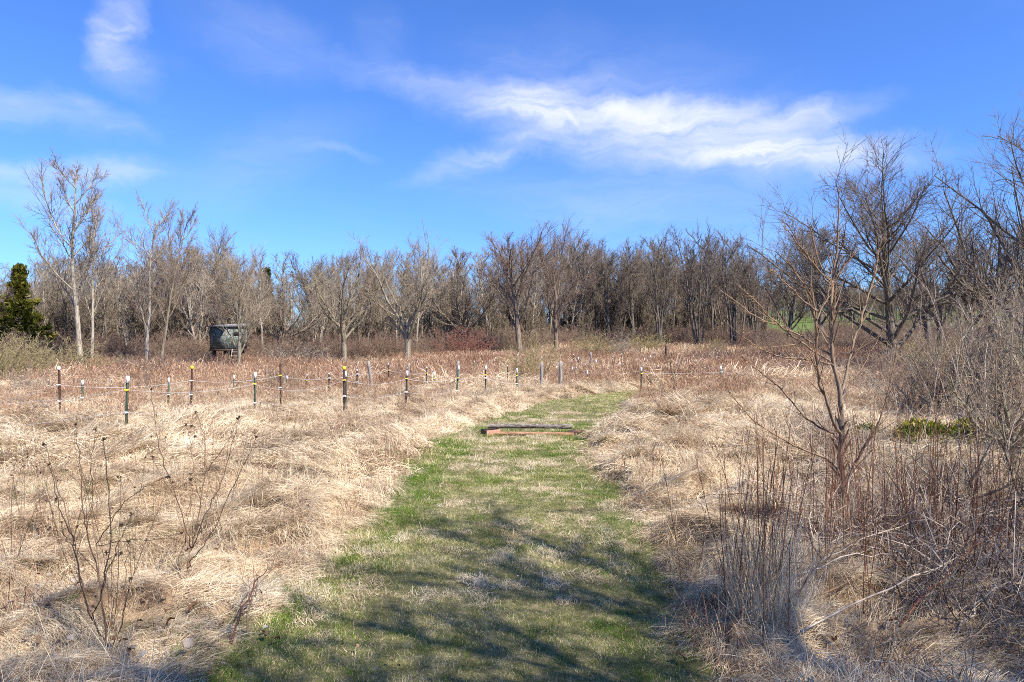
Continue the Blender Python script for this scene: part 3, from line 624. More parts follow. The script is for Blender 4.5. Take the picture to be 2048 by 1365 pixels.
# right side: the big spreading tree and its neighbours
OAK = tree_meshes(61, 13.0, 'oak', 0.007, 1.0); EDG = tree_meshes(64, 13.0, 'oak', 0.006, 0.9)
T['oak'] = OAK; TOP['oak'] = mesh_top(OAK); T['edge'] = EDG; TOP['edge'] = mesh_top(EDG)
plant_px('spreading_tree', 'big dark spreading tree with thick trunk on the right of the field', 1785, 0, 318, 'oak', M_bark_dark, 0.4, (0, 0), 1.15, depth=38)
plant_px('spreading_tree', 'tall dark tree cut by the right edge of the view', 2065, 0, 150, 'edge', M_bark_dark, 2.0, (0, -0.02), 0.9, depth=29)
for lb, px, d, top, kd, rz, le, sx in [
    ('crooked dark tree between the big spreading tree and the right edge', 1932, 40, 395, 'fork_a', 1.0, (0, -.03), 0.75),
    ('smaller dark tree touching the right side of the big spreading crown', 1880, 46, 372, 'fork_b', 2.0, (0, 0), 0.7),
    ('small round dark tree under the left side of the big spreading crown', 1640, 58, 425, 'vase_a', 2.0, (0, 0), 1.2),
    ('low dark tree standing before the green field, left of the big spreading tree', 1575, 66, 505, 'vase_c', 4.0, (0, 0), 1.2),
    ('dark low-forked tree in front of the right edge tree', 1990, 36, 345, 'fork_a', 3.6, (0, 0), 0.9),
    ('dark rounded tree behind the right side of the big spreading crown', 1858, 56, 440, 'vase_c', 1.0, (0, 0), 1.1),
    ('dark tree behind the right edge thicket', 2040, 48, 430, 'vase_b', 4.4, (0, 0), 1.0)]:
    plant_px('bare_tree', lb, px, 0, top, kd, M_bark_dark, rz, le, sx, depth=d)
# distant hedgerow trees beyond the green field on the right
for px in np.arange(1480, 2500, 26):
    px = px + rw.uniform(-9, 9); d = rw.uniform(150, 215); x = (px - CX) / FPX * d; z = float(base_h(x, d)); kd = kinds[rw.randint(len(kinds))]
    make_tree('distant_tree', 'far bare tree on the rise beyond the green field', (x, d, z - .1), T[kd], [M_bark_red, M_bark_brown][rw.randint(2)], rw.uniform(0, 6.28), rw.uniform(6.5, 9.5) / TOP[kd], (0, 0), 'far bare trees beyond the green field', sxy=1.3)

# trees standing behind the viewpoint: their branches shade the foreground
for lb, x, y, hh, kd, rz in [('bare tree behind the viewpoint that shades the foreground from the right', 7.4, -1.7, 13.0, 'vase_a', 0.9),
                         ('second bare tree behind the viewpoint, nearer its middle', 3.6, -1.6, 12.5, 'multi_b', 1.3),
                         ('third bare tree behind the viewpoint, farthest to its right', 12.3, -1.9, 13, 'fork_b', 2.6)]:
    make_tree('bare_tree', lb, (x, y, float(base_h(x, y)) - .05), T[kd], M_bark_grey, rz, hh / TOP[kd], sxy=1.1)

# ------------------------------------------------------------------ evergreens
def conifer_mesh(seed, H, Rb, n, size, power=1.15):
    """ragged boughs round the trunk, each carrying small sprays"""
    r = np.random.RandomState(seed); nb = int(26 * H); t = r.rand(nb) ** 1.1; z = 0.04 * H + 0.96 * H * t; a = r.rand(nb) * 6.283
    ln = (Rb * (1 - z / (H * 1.02)) ** power + 0.12) * (0.45 + 0.75 * r.rand(nb)); up = 0.35 + 0.5 * r.rand(nb) + 1.2 * t ** 3
    d = norm(np.stack([np.cos(a), np.sin(a), up], -1)); P0 = np.stack([0 * z, 0 * z, z - ln * up * 0.45], -1)
    i = r.randint(0, nb, n); f = 0.30 + 0.72 * np.sqrt(r.rand(n)); c = P0[i] + d[i] * (ln[i] * f)[:, None] + r.randn(n, 3) * (0.05 + 0.12 * (1 - f))[:, None] * 1.2
    dd = norm(d[i] + r.randn(n, 3) * 0.45); s = size * (0.5 + 0.8 * r.rand(n))
    P = c[:, None] + dd[:, None] * (s[:, None] * np.array([0, 0.5, 1]))[..., None]
    side = norm(np.cross(dd, r.randn(n, 3))); V, F = ribbons(P, s[:, None] * np.array([0.10, 0.24, 0.03])[None], side)
    return make_mesh('conifer_foliage', V, F, {'tone': np.repeat(np.clip(0.5 * r.rand(n) + 0.5 * r.rand(nb)[i], 0, 1), 6)}, False)
def conifer(name, label, px, base, top, Rb, m, n=9000, size=0.22, seed=1, depth=None):
    if depth: x, y = (px - CX) / FPX * depth, depth; z = float(base_h(x, y))
    else: x, y, z = gp(px, base)
    Hh = CAM_H - (top - HY) / FPX * y - z
    t = empty(name, (x, y, z)); tag(t, label, 'tree')
    link('foliage', conifer_mesh(seed, Hh - 0.2, Rb, n, size), m, t)
    V, F = tubes(np.array([[[0, 0, -0.1], [0, 0, Hh * 0.5], [0, 0, Hh - 0.2]]]), np.array([[0.12, 0.07, 0.01]]), 6)
    me = make_mesh('conifer_trunk', V, F, {'tone': np.full(len(V), .5), 'lvl': np.zeros(len(V))}); link('trunk', me, M_bark_brown, t)
conifer('cedar_tree', 'yellow-green pointed cedar at the left end of the wood', 40, 742, 528, 2.7, M_cedar, 17000, 0.20, 5)
conifer('cedar_tree', 'second cedar cut by the left edge of the view', -28, 735, 560, 2.4, M_cedar, 12000, 0.22, 6)
conifer('pine_tree', 'dark evergreen top showing over the trees right of the blind', 532, 0, 536, 2.0, M_pine, 8000, 0.35, 7, 66)

# ------------------------------------------------------------------ brush under the trees
bm_ = [shrub_mesh(400 + i, 1.8, 12, (0.1, 0.75), 0.006, 7, 5, 0.1, 0.06, 0.5, 0.014, 0.45, 3) for i in range(5)]
def brush_field():
    r = np.random.RandomState(9); xs = []; ys = []
    for row in range(9):
        px = np.arange(-450, 1540, 9) + r.uniform(-5, 5, len(np.arange(-450, 1540, 9)))
        d = edge_depth(px) - 3.0 + row * 2.6 + r.uniform(-1.5, 1.5, len(px)); xs.append((px - CX) / FPX * d); ys.append(d)
    x = np.concatenate(xs); y = np.concatenate(ys); return x, y
x, y = brush_field(); r = np.random.RandomState(10)
for me in bm_: pass
def mat_brush():
    m, nt = mat('brush_twigs'); p = NOISE(nt, wpos(nt), 0.16, 3, 0.6)
    c = MIX(nt, SMOOTH(nt, p, 0.4, 0.6), (0.13, 0.085, 0.06), (0.25, 0.20, 0.12)); c = MIX(nt, attr(nt, 'tone'), c, (0.34, 0.24, 0.18))
    c = MIX(nt, MATH(nt, 'MULTIPLY', orand(nt), 0.6), c, (0.16, 0.09, 0.07)); finish(nt, c, 0.9); return m
M_brush = mat_brush()
kb = ~((((x / y * FPX + CX) > 418) & ((x / y * FPX + CX) < 500)) & (y < 50.5)); x = x[kb]; y = y[kb]
scatter('woodland_brush', 'tangled brown brush filling the floor of the wood', bm_, M_brush, x, y, base_h(x, y), r.rand(len(x)) * 6.28, 0.7 + 0.75 * r.rand(len(x)), 0.0)
sm_ = [tree_meshes(430 + i, 6.0, 'multi', 0.007, 0.8)[1] for i in range(3)]
def merge_tree(seed, H, kind):
    a, b = tree_meshes(seed, H, kind, 0.008, 0.9); V = []; F = []; n = 0; at_ = {'tone': [], 'lvl': []}
    for me in (a, b):
        co = np.zeros(len(me.vertices) * 3); me.vertices.foreach_get('co', co); V.append(co.reshape(-1, 3)); f = np.zeros(len(me.loops), np.int32); me.loops.foreach_get('vertex_index', f); F.append(f.reshape(-1, 4) + n); n += len(V[-1])
        for k in at_: q = np.zeros(len(me.vertices), np.float32); me.attributes[k].data.foreach_get('value', q); at_[k].append(q)
    return make_mesh('sapling', np.concatenate(V), F, {k: np.concatenate(v) for k, v in at_.items()})
wood_m = [merge_tree(440 + i, 6.5, k) for i, k in enumerate(['multi', 'pole', 'multi', 'pole'])]
for me in sm_: bpy.data.meshes.remove(me)
M_wood = mat_bark('wood_mass_bark', (0.10, 0.08, 0.06), (0.30, 0.25, 0.18), (0.11, 0.08, 0.058), (0.32, 0.25, 0.18))
r = np.random.RandomState(15); n = 1050; px = r.uniform(-480, 1530, n); d = edge_depth(px) + r.uniform(-1.0, 42, n) ; x = (px - CX) / FPX * d
scatter('woodland_saplings', 'crowd of slim leafless saplings filling the inside of the wood', wood_m, M_wood, x, d, base_h(x, d), r.rand(n) * 6.28, r.uniform(0.4, 0.9, n) * np.where((px > 555) & (px < 612), 0.7, 1.0), 0.0)
r = np.random.RandomState(16); n = 520; px = r.uniform(1440, 2600, n); d = r.uniform(155, 215, n); x = (px - CX) / FPX * d
scatter('far_wood', 'distant brown wood on the rise beyond the green field', wood_m, M_wood, x, d, base_h(x, d), r.rand(n) * 6.28, r.uniform(0.9, 1.5, n), 0.0)
r = np.random.RandomState(17); n = 1000; px = r.uniform(1500, 2500, n); d = r.uniform(48, 88, n); x = (px - CX) / FPX * d
scatter('field_edge_brush', 'low brown brush along the far right edge of the meadow', bm_, M_brush, x, d, base_h(x, d), r.rand(n) * 6.28, r.uniform(0.45, 1.1, n), 0.0)
r = np.random.RandomState(18); n = 260; px = r.uniform(1640, 2600, n); d = r.uniform(86, 104, n); x = (px - CX) / FPX * d
scatter('hedge_brush', 'tall brown brush hiding most of the green field at far right', bm_, M_brush, x, d, base_h(x, d), r.rand(n) * 6.28, r.uniform(1.0, 2.0, n), 0.0)
r = np.random.RandomState(19); n = 420; px = r.uniform(-400, 1450, n); d = 29 + (edge_depth(px) - 31) * np.sqrt(r.rand(n)); x = (px - CX) / FPX * d; k = r.rand(n) < smoothstep(0.45, 0.6, fbm(x, d, 6, 2, 98)); k2 = ~(((px[k] > 415) & (px[k] < 505)) & (d[k] > 33)); x = x[k][k2]; d = d[k][k2]
scatter('field_brush', 'scattered low leafless brush standing among the weeds of the field', bm_, M_brush, x, d, base_h(x, d), r.rand(len(x)) * 6.28, r.uniform(0.3, 0.7, len(x)), 0.0)
# ground cover with a little green along the wood edge
gc = [clump_upright(420 + i, 70, 0.22, 0.02, 0.6, 1.0, 3, 0.5) for i in range(4)]
def gcp(n=2600):
    r = np.random.RandomState(12); px = r.uniform(-300, 1560, n); d = edge_depth(px) - 5 + r.uniform(-2.5, 3.5, n); x = (px - CX) / FPX * d
    k = r.rand(n) < smoothstep(0.45, 0.62, fbm(px, d * 20, 120, 2, 3)) * np.where((px > 640) & (px < 900), 1.0, 0.4); return x[k], d[k]
x, y = gcp(); r = np.random.RandomState(13)
scatter('wood_edge_groundcover', 'low green ground cover along the foot of the wood', gc, M_ivy, x, y, ground_h(x, y), r.rand(len(x)) * 6.28, 0.8 + 0.8 * r.rand(len(x)), 0.0)

# ------------------------------------------------------------------ distinct bushes
def bush(label, px, base, wpx, hpx, m, seed, depth=None, dens=1.0, name='bush', **kw):
    if depth: x, y = (px - CX) / FPX * depth, depth; z = float(base_h(x, y))
    else: x, y, z = gp(px, base)
    wd = wpx / FPX * y; hh = hpx / FPX * y
    me = shrub_mesh(seed, 1.0, kw.get('k', 26), kw.get('lean', (0.1, 0.95)), kw.get('twr', 0.0035), kw.get('c1', 8), kw.get('c2', 5), kw.get('wob', 0.1), 0.05, 0.25, 0.008, 0.45, kw.get('c3', 3))
    co = np.zeros(len(me.vertices) * 3); me.vertices.foreach_get('co', co); co = co.reshape(-1, 3)
    s = (wd / (np.percentile(co[:, 0], 98) - np.percentile(co[:, 0], 2)), hh / np.percentile(co[:, 2], 98))
    t = empty(name, (x, y, z), 0, (s[0], s[0], s[1])); tag(t, label, 'bush')
    o = link('branches', me, m, t); return t
bush('reddish brown leafless bush at the foot of the wood, middle of the view', 932, 722, 110, 66, M_redbush, 501)
bush('olive green willowy bush behind the fence, left of the wooden posts', 1062, 775, 115, 92, M_olive, 502, depth=29, k=22)
bush('grey-green rounded bush at the wood edge, left of its paler neighbour', 1185, 722, 95, 52, M_olive, 503)
bush('pale grey twiggy bush between two olive bushes at the wood edge', 1238, 722, 85, 52, M_bark_grey, 504)
bush('olive rounded bush right of the pale grey bush', 1290, 712, 90, 46, M_olive, 505)
bush('yellow-green brush mound in front of the cedar', 100, 765, 190, 88, M_olive, 506, k=34)
bush('yellow-green brush cut by the left edge', -20, 775, 160, 100, M_olive, 507, k=30)
bush('greyish briar mound behind the yellow-capped post', 300, 768, 120, 60, M_bark_red, 508)
bush('low brown bush behind the tall uncapped rusty post', 560, 800, 60, 66, M_bark_brown, 520, k=16)
bush('small brown bush between the two left rusty posts', 285, 800, 80, 60, M_bark_red, 521, k=16)
bush('small grey bush left of the white-capped rusty post', 60, 800, 90, 60, M_bark_grey, 522, k=16)
bush('small brown bush in the weeds right of the leaning wooden post', 800, 780, 60, 42, M_bark_red, 523, k=14)
bush('brown bush among the far posts, left of the thin pale wooden post', 1165, 745, 70, 36, M_bark_red, 524, k=14)
bush('pale briar tangle under the blind', 585, 742, 120, 52, M_bark_grey, 509)
bush('brown briar tangle at the foot of the left trees', 375, 745, 80, 44, M_bark_red, 510)
bush('low olive bush under the blind stilts', 470, 752, 70, 20, M_olive, 511)
bush('dark brushy bush below the big spreading tree', 1700, 712, 150, 46, M_bark_brown, 512)
bush('olive hedge bush behind the big spreading trunk', 1880, 715, 170, 80, M_olive, 513, depth=34)
bush('olive bush beside the last dark stems of the wood', 1420, 712, 60, 34, M_olive, 514)

# ------------------------------------------------------------------ hunting blind
def bmesh_box(A, c, s, tone=0.5):
    c = np.array(c, float); s = np.array(s, float) / 2
    V = np.array([[x, y, z] for x in (-1, 1) for y in (-1, 1) for z in (-1, 1)]) * s + c
    F = np.array([[0, 1, 3, 2], [4, 6, 7, 5], [0, 4, 5, 1], [2, 3, 7, 6], [0, 2, 6, 4], [1, 5, 7, 3]])
    A.add(V, F, tone=tone)
def box_mesh(name, c, s):
    A = Acc(); bmesh_box(A, c, s); return A.mesh(name, False)
def blind():
    m, nt = mat('camouflage'); v = opos(nt)
    vo = N(nt, 'ShaderNodeTexVoronoi'); L(nt, v, vo.inputs['Vector']); vo.inputs['Scale'].default_value = 4.2
    n = NOISE(nt, v, 3.2, 4, 0.7, 1.0)
    c = ramp(nt, n, [(0.30, (0.02, 0.022, 0.018)), (0.42, (0.10, 0.12, 0.08)), (0.48, (0.04, 0.045, 0.035)), (0.53, (0.30, 0.32, 0.30)), (0.58, (0.04, 0.045, 0.03)), (0.66, (0.17, 0.13, 0.09)), (0.8, (0.05, 0.05, 0.04))])
    c = MIX(nt, SMOOTH(nt, vo.outputs['Distance'], 0.18, 0.05, 0, 0.8), c, (0.30, 0.36, 0.36))
    finish(nt, c, 0.8, n, 0, 0.2, 0.8, 0.05)
    dark = mat_simple('blind_timber', (0.05, 0.03, 0.022), (0.10, 0.06, 0.045), 8)
    roofm = mat_simple('blind_roof', (0.14, 0.14, 0.15), (0.24, 0.24, 0.26), 8)
    void = mat_simple('blind_window', (0.006, 0.006, 0.006), (0.012, 0.012, 0.012), 3)
    x, y, z = gp(457, 739); k = y / FPX
    t = empty('hunting_blind', (x, y, z), -0.5); tag(t, 'camouflaged box blind raised on timber legs at the wood edge', 'hunting blind')
    W, Dp = 46 * k, 1.6; zb = CAM_H - (698 - HY) * k - z; zt = CAM_H - (655 - HY) * k - z
    link('body', box_mesh('blind_body', (0, 0, (zb + zt) / 2), (W, Dp, zt - zb)), m, t)
    link('floor_beam', box_mesh('blind_beam', (0, 0, zb - 0.06), (W + 0.08, Dp + 0.08, 0.10)), dark, t)
    A = Acc(); V = np.array([[-W / 2 - .12, -Dp / 2 - .15, zt + .003], [W / 2 + .12, -Dp / 2 - .15, zt + .003], [W / 2 + .12, Dp / 2 + .15, zt + .003], [-W / 2 - .12, Dp / 2 + .15, zt + .003],
                            [-W / 2 - .12, -Dp / 2 - .15, zt + .06], [W / 2 + .12, -Dp / 2 - .15, zt + .16], [W / 2 + .12, Dp / 2 + .15, zt + .26], [-W / 2 - .12, Dp / 2 + .15, zt + .16]])
    A.add(V, np.array([[0, 3, 2, 1], [4, 5, 6, 7], [0, 1, 5, 4], [1, 2, 6, 5], [2, 3, 7, 6], [3, 0, 4, 7]]), tone=.5); link('roof', A.mesh('blind_roof', False), roofm, t)
    for sx in (-1, 1):
        for sy in (-1, 1): link('leg', box_mesh('blind_leg', (sx * (W / 2 - 0.22), sy * (Dp / 2 - .15), (zb - .11) / 2 - 0.1), (0.17, 0.17, zb - .11 + 0.2)), dark, t)
    link('window', box_mesh('blind_window', (W / 2, 0.1, zt - 0.42), (0.02, 0.6, 0.24)), void, t)
    # ladder with a pale rail on the right
    pale = mat_simple('ladder_timber', (0.26, 0.24, 0.20), (0.38, 0.35, 0.30), 9)
    l = empty('ladder', (x + 1.0, y - 1.45, z)); tag(l, 'pale ladder leaning against the camouflaged blind', 'ladder')
    for sx in (-0.2, 0.2):
        V, F = tubes(np.array([[[sx, -0.5, 0], [sx, 0.05, zb]]]), np.array([[.035, .035]]), 6); link('rail', make_mesh('ladder_rail', V, F, {'tone': np.full(len(V), .5)}), pale, l)
    for i in range(5):
        f = (i + 0.7) / 5.4; V, F = tubes(np.array([[[-0.2, -0.5 + .55 * f, zb * f], [0.2, -0.5 + .55 * f, zb * f]]]), np.array([[.02, .02]]), 6); link('rung', make_mesh('ladder_rung', V, F, {'tone': np.full(len(V), .5)}), pale, l)
blind()

# ------------------------------------------------------------------ fence
M_green_post = mat_simple('green_post_paint', (0.03, 0.055, 0.03), (0.055, 0.085, 0.05), 14, 0.5)
M_rust = mat_simple('rusty_steel', (0.045, 0.02, 0.014), (0.10, 0.045, 0.03), 18, 0.85)
M_black_post = mat_simple('dark_steel', (0.02, 0.018, 0.016), (0.05, 0.035, 0.028), 18, 0.7)
M_white = mat_simple('white_plastic', (0.76, 0.77, 0.80), (0.84, 0.84, 0.86), 12, 0.4)
M_yellow = mat_simple('yellow_plastic', (0.75, 0.58, 0.02), (0.85, 0.68, 0.04), 12, 0.4)
M_oldwood = mat_simple('weathered_wood', (0.16, 0.145, 0.125), (0.34, 0.31, 0.28), 6, 0.9, 0.15, 0.6, 0.02, (6, 6, 0.6))
M_rope = mat_simple('white_rope', (0.36, 0.35, 0.35), (0.54, 0.53, 0.52), 60, 0.7)
def prism(profile, z0, z1):
    p = np.array(profile, float); n = len(p)
    V = np.concatenate([np.c_[p, np.full(n, z0)], np.c_[p, np.full(n, z1)]]); i = np.arange(n); j = (i + 1) % n
    return V, np.stack([i, j, j + n, i + n], -1), np.stack([np.arange(n)[::-1]]), np.stack([np.arange(n) + n])
def prism_mesh(name, profile, z0, z1):
    V, q, a, b = prism(profile, z0, z1); return make_mesh(name, V, [q, a, b], None, False)
Tprof = [(-.0225, -.004), (.0225, -.004), (.0225, .003), (.004, .003), (.004, .032), (-.004, .032), (-.004, .003), (-.0225, .003)]
def circle(r_, n=10, sq=1.0): return [(r_ * math.cos(2 * math.pi * i / n), r_ * sq * math.sin(2 * math.pi * i / n)) for i in range(n)]
ME = {'post': prism_mesh('t_post', [(x * 1.15, y * 1.15) for x, y in Tprof], -0.25, 1.0)}
ME['rod'] = prism_mesh('rod_post', circle(0.016, 8), -0.25, 1.0)
ME['sleeve'] = prism_mesh('post_sleeve', [(-.025, -.014), (.025, -.014), (.025, .04), (-.025, .04)], 0, 0.14)
def insul():
    A = Acc(); bmesh_box(A, (0, -0.012, 0), (0.085, 0.055, 0.035)); bmesh_box(A, (0.03, -0.05, 0.0), (0.035, 0.04, 0.05)); bmesh_box(A, (-0.03, -0.045, 0), (0.02, 0.03, 0.028)); return A.mesh('insulator', False)
ME['insulator'] = insul()
def capm():
    V = []; n = 10
    rings = [(0.0, -0.03), (0.028, -0.03), (0.040, -0.01), (0.046, 0.02), (0.038, 0.045), (0.018, 0.058), (0.0, 0.06)]
    for rr, z in rings: V += [(rr * math.cos(2 * math.pi * i / n), rr * math.sin(2 * math.pi * i / n), z) for i in range(n)]
    F = np.array([[a * n + i, a * n + (i + 1) % n, (a + 1) * n + (i + 1) % n, (a + 1) * n + i] for a in range(len(rings) - 1) for i in range(n)]); return make_mesh('post_cap', np.array(V), F)
ME['cap'] = capm()
def part(name, me, m, parent, loc=(0, 0, 0), s=(1, 1, 1)):
    o = bpy.data.objects.new(name, me); C.objects.link(o); o.parent = parent; o.location = loc; o.scale = s
    if not me.materials: me.materials.append(None)
    o.material_slots[0].link = 'OBJECT'; o.material_slots[0].material = m; return o
def post(label, px, top, base, pm, topk, ins, lean=0.0, group=None, rz=None, fat=1.0):
    """ins: list of (pixel row, colour)"""
    x, y, z = gp(px, base); k = y / FPX; H = (base - top) * k; rp = random.Random(px * 7 + top)
    t = empty('fence_post', (x, y, z), rp.uniform(-.5, .5) if rz is None else rz); t.rotation_euler[1] = lean; t.rotation_euler[0] = rp.uniform(-.03, .03)
    tag(t, label, 'fence post', group)
    hz = H - (0.06 if topk in ('cap', 'ycap') else 0.0)
    part('stake', ME['post'] if topk != 'rod' else ME['rod'], pm, t, (0, 0, 0), (fat, fat, hz))
    if topk == 'sleeve': part('sleeve', ME['sleeve'], M_white, t, (0, 0, hz - 0.13), (fat, fat, 1.0))
    if topk == 'cap': cs = 0.45 if group else 0.65 if y > 22 else 1.0; part('cap', ME['cap'], M_white, t, (0, 0, hz), (cs, cs, cs))
    if topk == 'ycap': part('cap', ME['cap'], M_yellow, t, (0, 0, hz), (1, 1, 1))
    out = {}
    for row, colr in ins:
        h = (base - row) * k; part('insulator', ME['insulator'], M_yellow if colr == 'y' else M_white, t, (0, 0, h), (0.8, 0.8, 0.8) if not group else (0.5, 0.5, 0.7)); out[row] = Vector((x + math.sin(lean) * h, y - 0.05, z + h))
    return out
def wood_post(label, px, top, base, lean=0.0, r_=0.055, m=None):
    x, y, z = gp(px, base); H = (base - top) * y / FPX; V = []; n = 10; rr = random.Random(px)
    zs = np.linspace(-0.3, H, 8)
    for zz in zs: V += [((r_ * (1 + rr.uniform(-.06, .06))) * math.cos(2 * math.pi * i / n), r_ * math.sin(2 * math.pi * i / n), zz) for i in range(n)]
    F = np.array([[a * n + i, a * n + (i + 1) % n, (a + 1) * n + (i + 1) % n, (a + 1) * n + i] for a in range(7) for i in range(n)])
    me = make_mesh('wood_post', np.array(V), [F, np.array([[7 * n + i for i in range(n)]])], None, False)
    o = link('wooden_post', me, m or M_oldwood); o.location = (x, y, z); o.rotation_euler = (0, lean, 0); tag(o, label, 'fence post'); return o
G, Rr, Bk = M_green_post, M_rust, M_black_post
pA = post('nearest green steel post with white sleeve, yellow and white insulators, at left', 250, 754, 888, G, 'sleeve', [(781, 'y'), (826, 'w')], 0.07)
pB = post('green steel post with white sleeve right of the forked weed clump', 509, 747, 845, G, 'sleeve', [(769, 'y'), (807, 'w')], 0.0)
pC = post('dark post with round yellow cap, a white-sleeved stake against it, middle of the rope fence', 688, 733, 842, Bk, 'ycap', [(761, 'y'), (793, 'w')])
post('short white-sleeved stake strapped to the dark yellow-capped post', 691, 745, 838, Bk, 'sleeve', [])
pD = post('dark steel post with white sleeve and yellow insulator, right of the yellow-capped one', 811, 743, 828, Bk, 'sleeve', [(758, 'y'), (785, 'w')], 0.03)
pE = post('leaning green steel post against a grey wooden post', 911, 733, 808, G, 'sleeve', [(757, 'y'), (782, 'w')], 0.09)
pF = post('dark steel post with white sleeve left of the olive bush', 971, 733, 806, Bk, 'sleeve', [(751, 'y'), (757, 'w')])
pG = post('green steel post in front of the olive bush', 1034, 738, 798, G, 'sleeve', [(752, 'y'), (768, 'w')])
pK = post('dark steel post with yellow insulator left of the small forked sapling', 1282, 736, 790, Bk, 'sleeve', [(748, 'y')])
pL = post('white-topped post standing alone left of the right-hand sapling', 1442, 734, 782, G, 'sleeve', [(745, 'w')])
qA = post('rusty post with round white cap at far left', 119, 733, 850, Rr, 'cap', [(770, 'w'), (803, 'w')])
q2 = post('rusty post with round yellow cap behind the forked weed clump', 381, 732, 838, Rr, 'ycap', [(762, 'w'), (790, 'w')], 0.04)
q3 = post('tall rusty post without cap right of the blind', 561, 728, 832, Rr, 'none', [(752, 'y'), (776, 'w')])
q4 = post('green post with white sleeve just right of the white-capped rusty post', 165, 762, 832, G, 'sleeve', [(797, 'w')])
q5 = post('green post with white sleeve left of the yellow-capped rusty post', 336, 757, 828, G, 'sleeve', [(790, 'w')], 0.02)
q6 = post('thin green post by the white bucket-like insulator under the blind', 468, 752, 806, G, 'sleeve', [(778, 'w')])
q7 = post('thin dark post with grey cap left of the dark yellow-capped post', 658, 745, 800, Bk, 'cap', [(757, 'w')])
q8 = post('thin dark post left of the leaning wooden post', 714, 738, 794, Bk, 'cap', [(749, 'w'), (765, 'w')])
q9 = post('dark post with white cap right of the leaning wooden post', 777, 726, 785, Bk, 'cap', [(741, 'y'), (768, 'w')])
q10 = post('dark post with white cap between two steel fence posts of the near row', 853, 733, 788, Bk, 'cap', [(747, 'y'), (765, 'w')])
wood_post('leaning grey wooden post behind the rope fence', 746, 722, 792, -0.14)
wood_post('short grey wooden post at the foot of the large spreading tree', 817, 727, 775, 0.0)
wood_post('grey wooden post with a green steel stake leaning on it', 916, 723, 790)
wood_post('left one of two grey wooden posts right of the olive bush', 1083, 725, 790, 0, 0.06)
wood_post('right one of two grey wooden posts right of the olive bush', 1121, 723, 788, 0, 0.065)
wood_post('thin pale wooden post far behind among the small posts', 1184, 705, 740, -0.08, 0.06)
wood_post('dark wooden post at the top of the far slope', 1332, 692, 728, 0, 0.07, mat_simple('dark_wood', (0.05, 0.04, 0.035), (0.1, 0.08, 0.07), 8))
post('thin post on the left side of the yellow-capped dark post, half in weeds', 574, 752, 800, G, 'sleeve', [(776, 'w')])
FARP = []; FARX = [97, 223, 614, 868, 948, 1015, 1145, 1152, 1157, 1171, 1174, 1192, 1206, 1147, 1226, 1182, 1240, 1259, 1243, 1275, 1289, 1301, 1312, 1322, 1431, 1470, 1226.5, 1604, 1083, 1113]
for px, top, base in [(97, 758, 800), (223, 757, 798), (614, 748, 790), (868, 745, 786), (948, 722, 770), (1015, 730, 782), (1145, 735, 775), (1152, 733, 778), (1157, 715, 752), (1171, 728, 770),
                      (1174, 742, 786), (1192, 721, 760), (1206, 730, 768), (1147, 708, 738), (1226, 716, 758), (1182, 732, 764), (1240, 726, 762), (1259, 732, 760), (1243, 707, 738), (1275, 727, 756), (1289, 717, 748),
                      (1301, 711, 742), (1312, 706, 736), (1322, 703, 732), (1431, 697, 722), (1470, 690, 716), (1226, 712, 740), (1604, 728, 762), (1083, 714, 745), (1113, 733, 770)]:
    FARP.append(px); post('%s small far post from the left, %s with a white %s' % (ORD[sorted(FARX).index(px + (0.5 if top == 712 else 0))], {0: 'green', 1: 'dark', 2: 'dark', 3: 'rusty'}[(px * 7) % 4], ['cap', 'sleeve'][(px // 3) % 2]), px, top, base, [G, Bk, Bk, Rr][(px * 7) % 4], ['cap', 'sleeve'][(px // 3) % 2], [((2 * top + base) // 3, 'yw'[px % 2])], 0, 'small white-topped posts far back in the field', fat=0.8)

def rope(name, label, pts, sags, rad=0.0038):
    out = []
    for (a, b), s in zip(zip(pts[:-1], pts[1:]), sags):
        for i in range(14):
            t = i / 14; p = a.lerp(b, t); p.z -= 4 * s * t * (1 - t); out.append(p)
    out.append(pts[-1]); P = np.array([list(p) for p in out])[None]
    V, F = tubes(P, np.full(P.shape[:2], rad), 5); o = link(name, make_mesh(name, V, F, None), M_rope); tag(o, label, 'rope', 'white fence ropes'); return o
lm_ = list(pA.values())
rope('fence_rope', 'upper white rope sagging along the near row of posts', [at(-60, 812, 14.6), pA[781], pB[769], pC[761], pD[758], pE[757], pF[751], pG[752], at(1083, 748, 26.6), at(1121, 745, 27.0), pK[748], pL[745], at(1604, 750, 30), at(1760, 752, 29)],
     [0.05, 0.12, 0.21, 0.13, 0.10, 0.06, 0.14, 0.12, 0.04, 0.03, 0.02, 0.04, 0.04])
rope('fence_rope', 'lower white rope along the near row of posts', [at(-60, 868, 14.0), pA[826], pB[807], pC[793], pD[785], pE[782], pF[757], pG[768], at(1083, 772, 26.6)], [-0.02, 0.12, 0.12, 0.1, 0.08, 0.03, 0.05, 0.05])
rope('fence_rope', 'upper white rope of the rear row behind the weeds', [at(-80, 826, 18.5), qA[770], q2[762], q3[752], q7[757], q8[749], q9[741], q10[747]], [0.04, 0.12, 0.10, 0.08, 0.05, 0.08, 0.06], 0.005)
rope('fence_rope', 'lower white rope of the rear row at left', [at(-80, 840, 18), qA[803], q4[797], q5[790], q2[790]], [0.03, 0.03, 0.06, 0.02], 0.004)

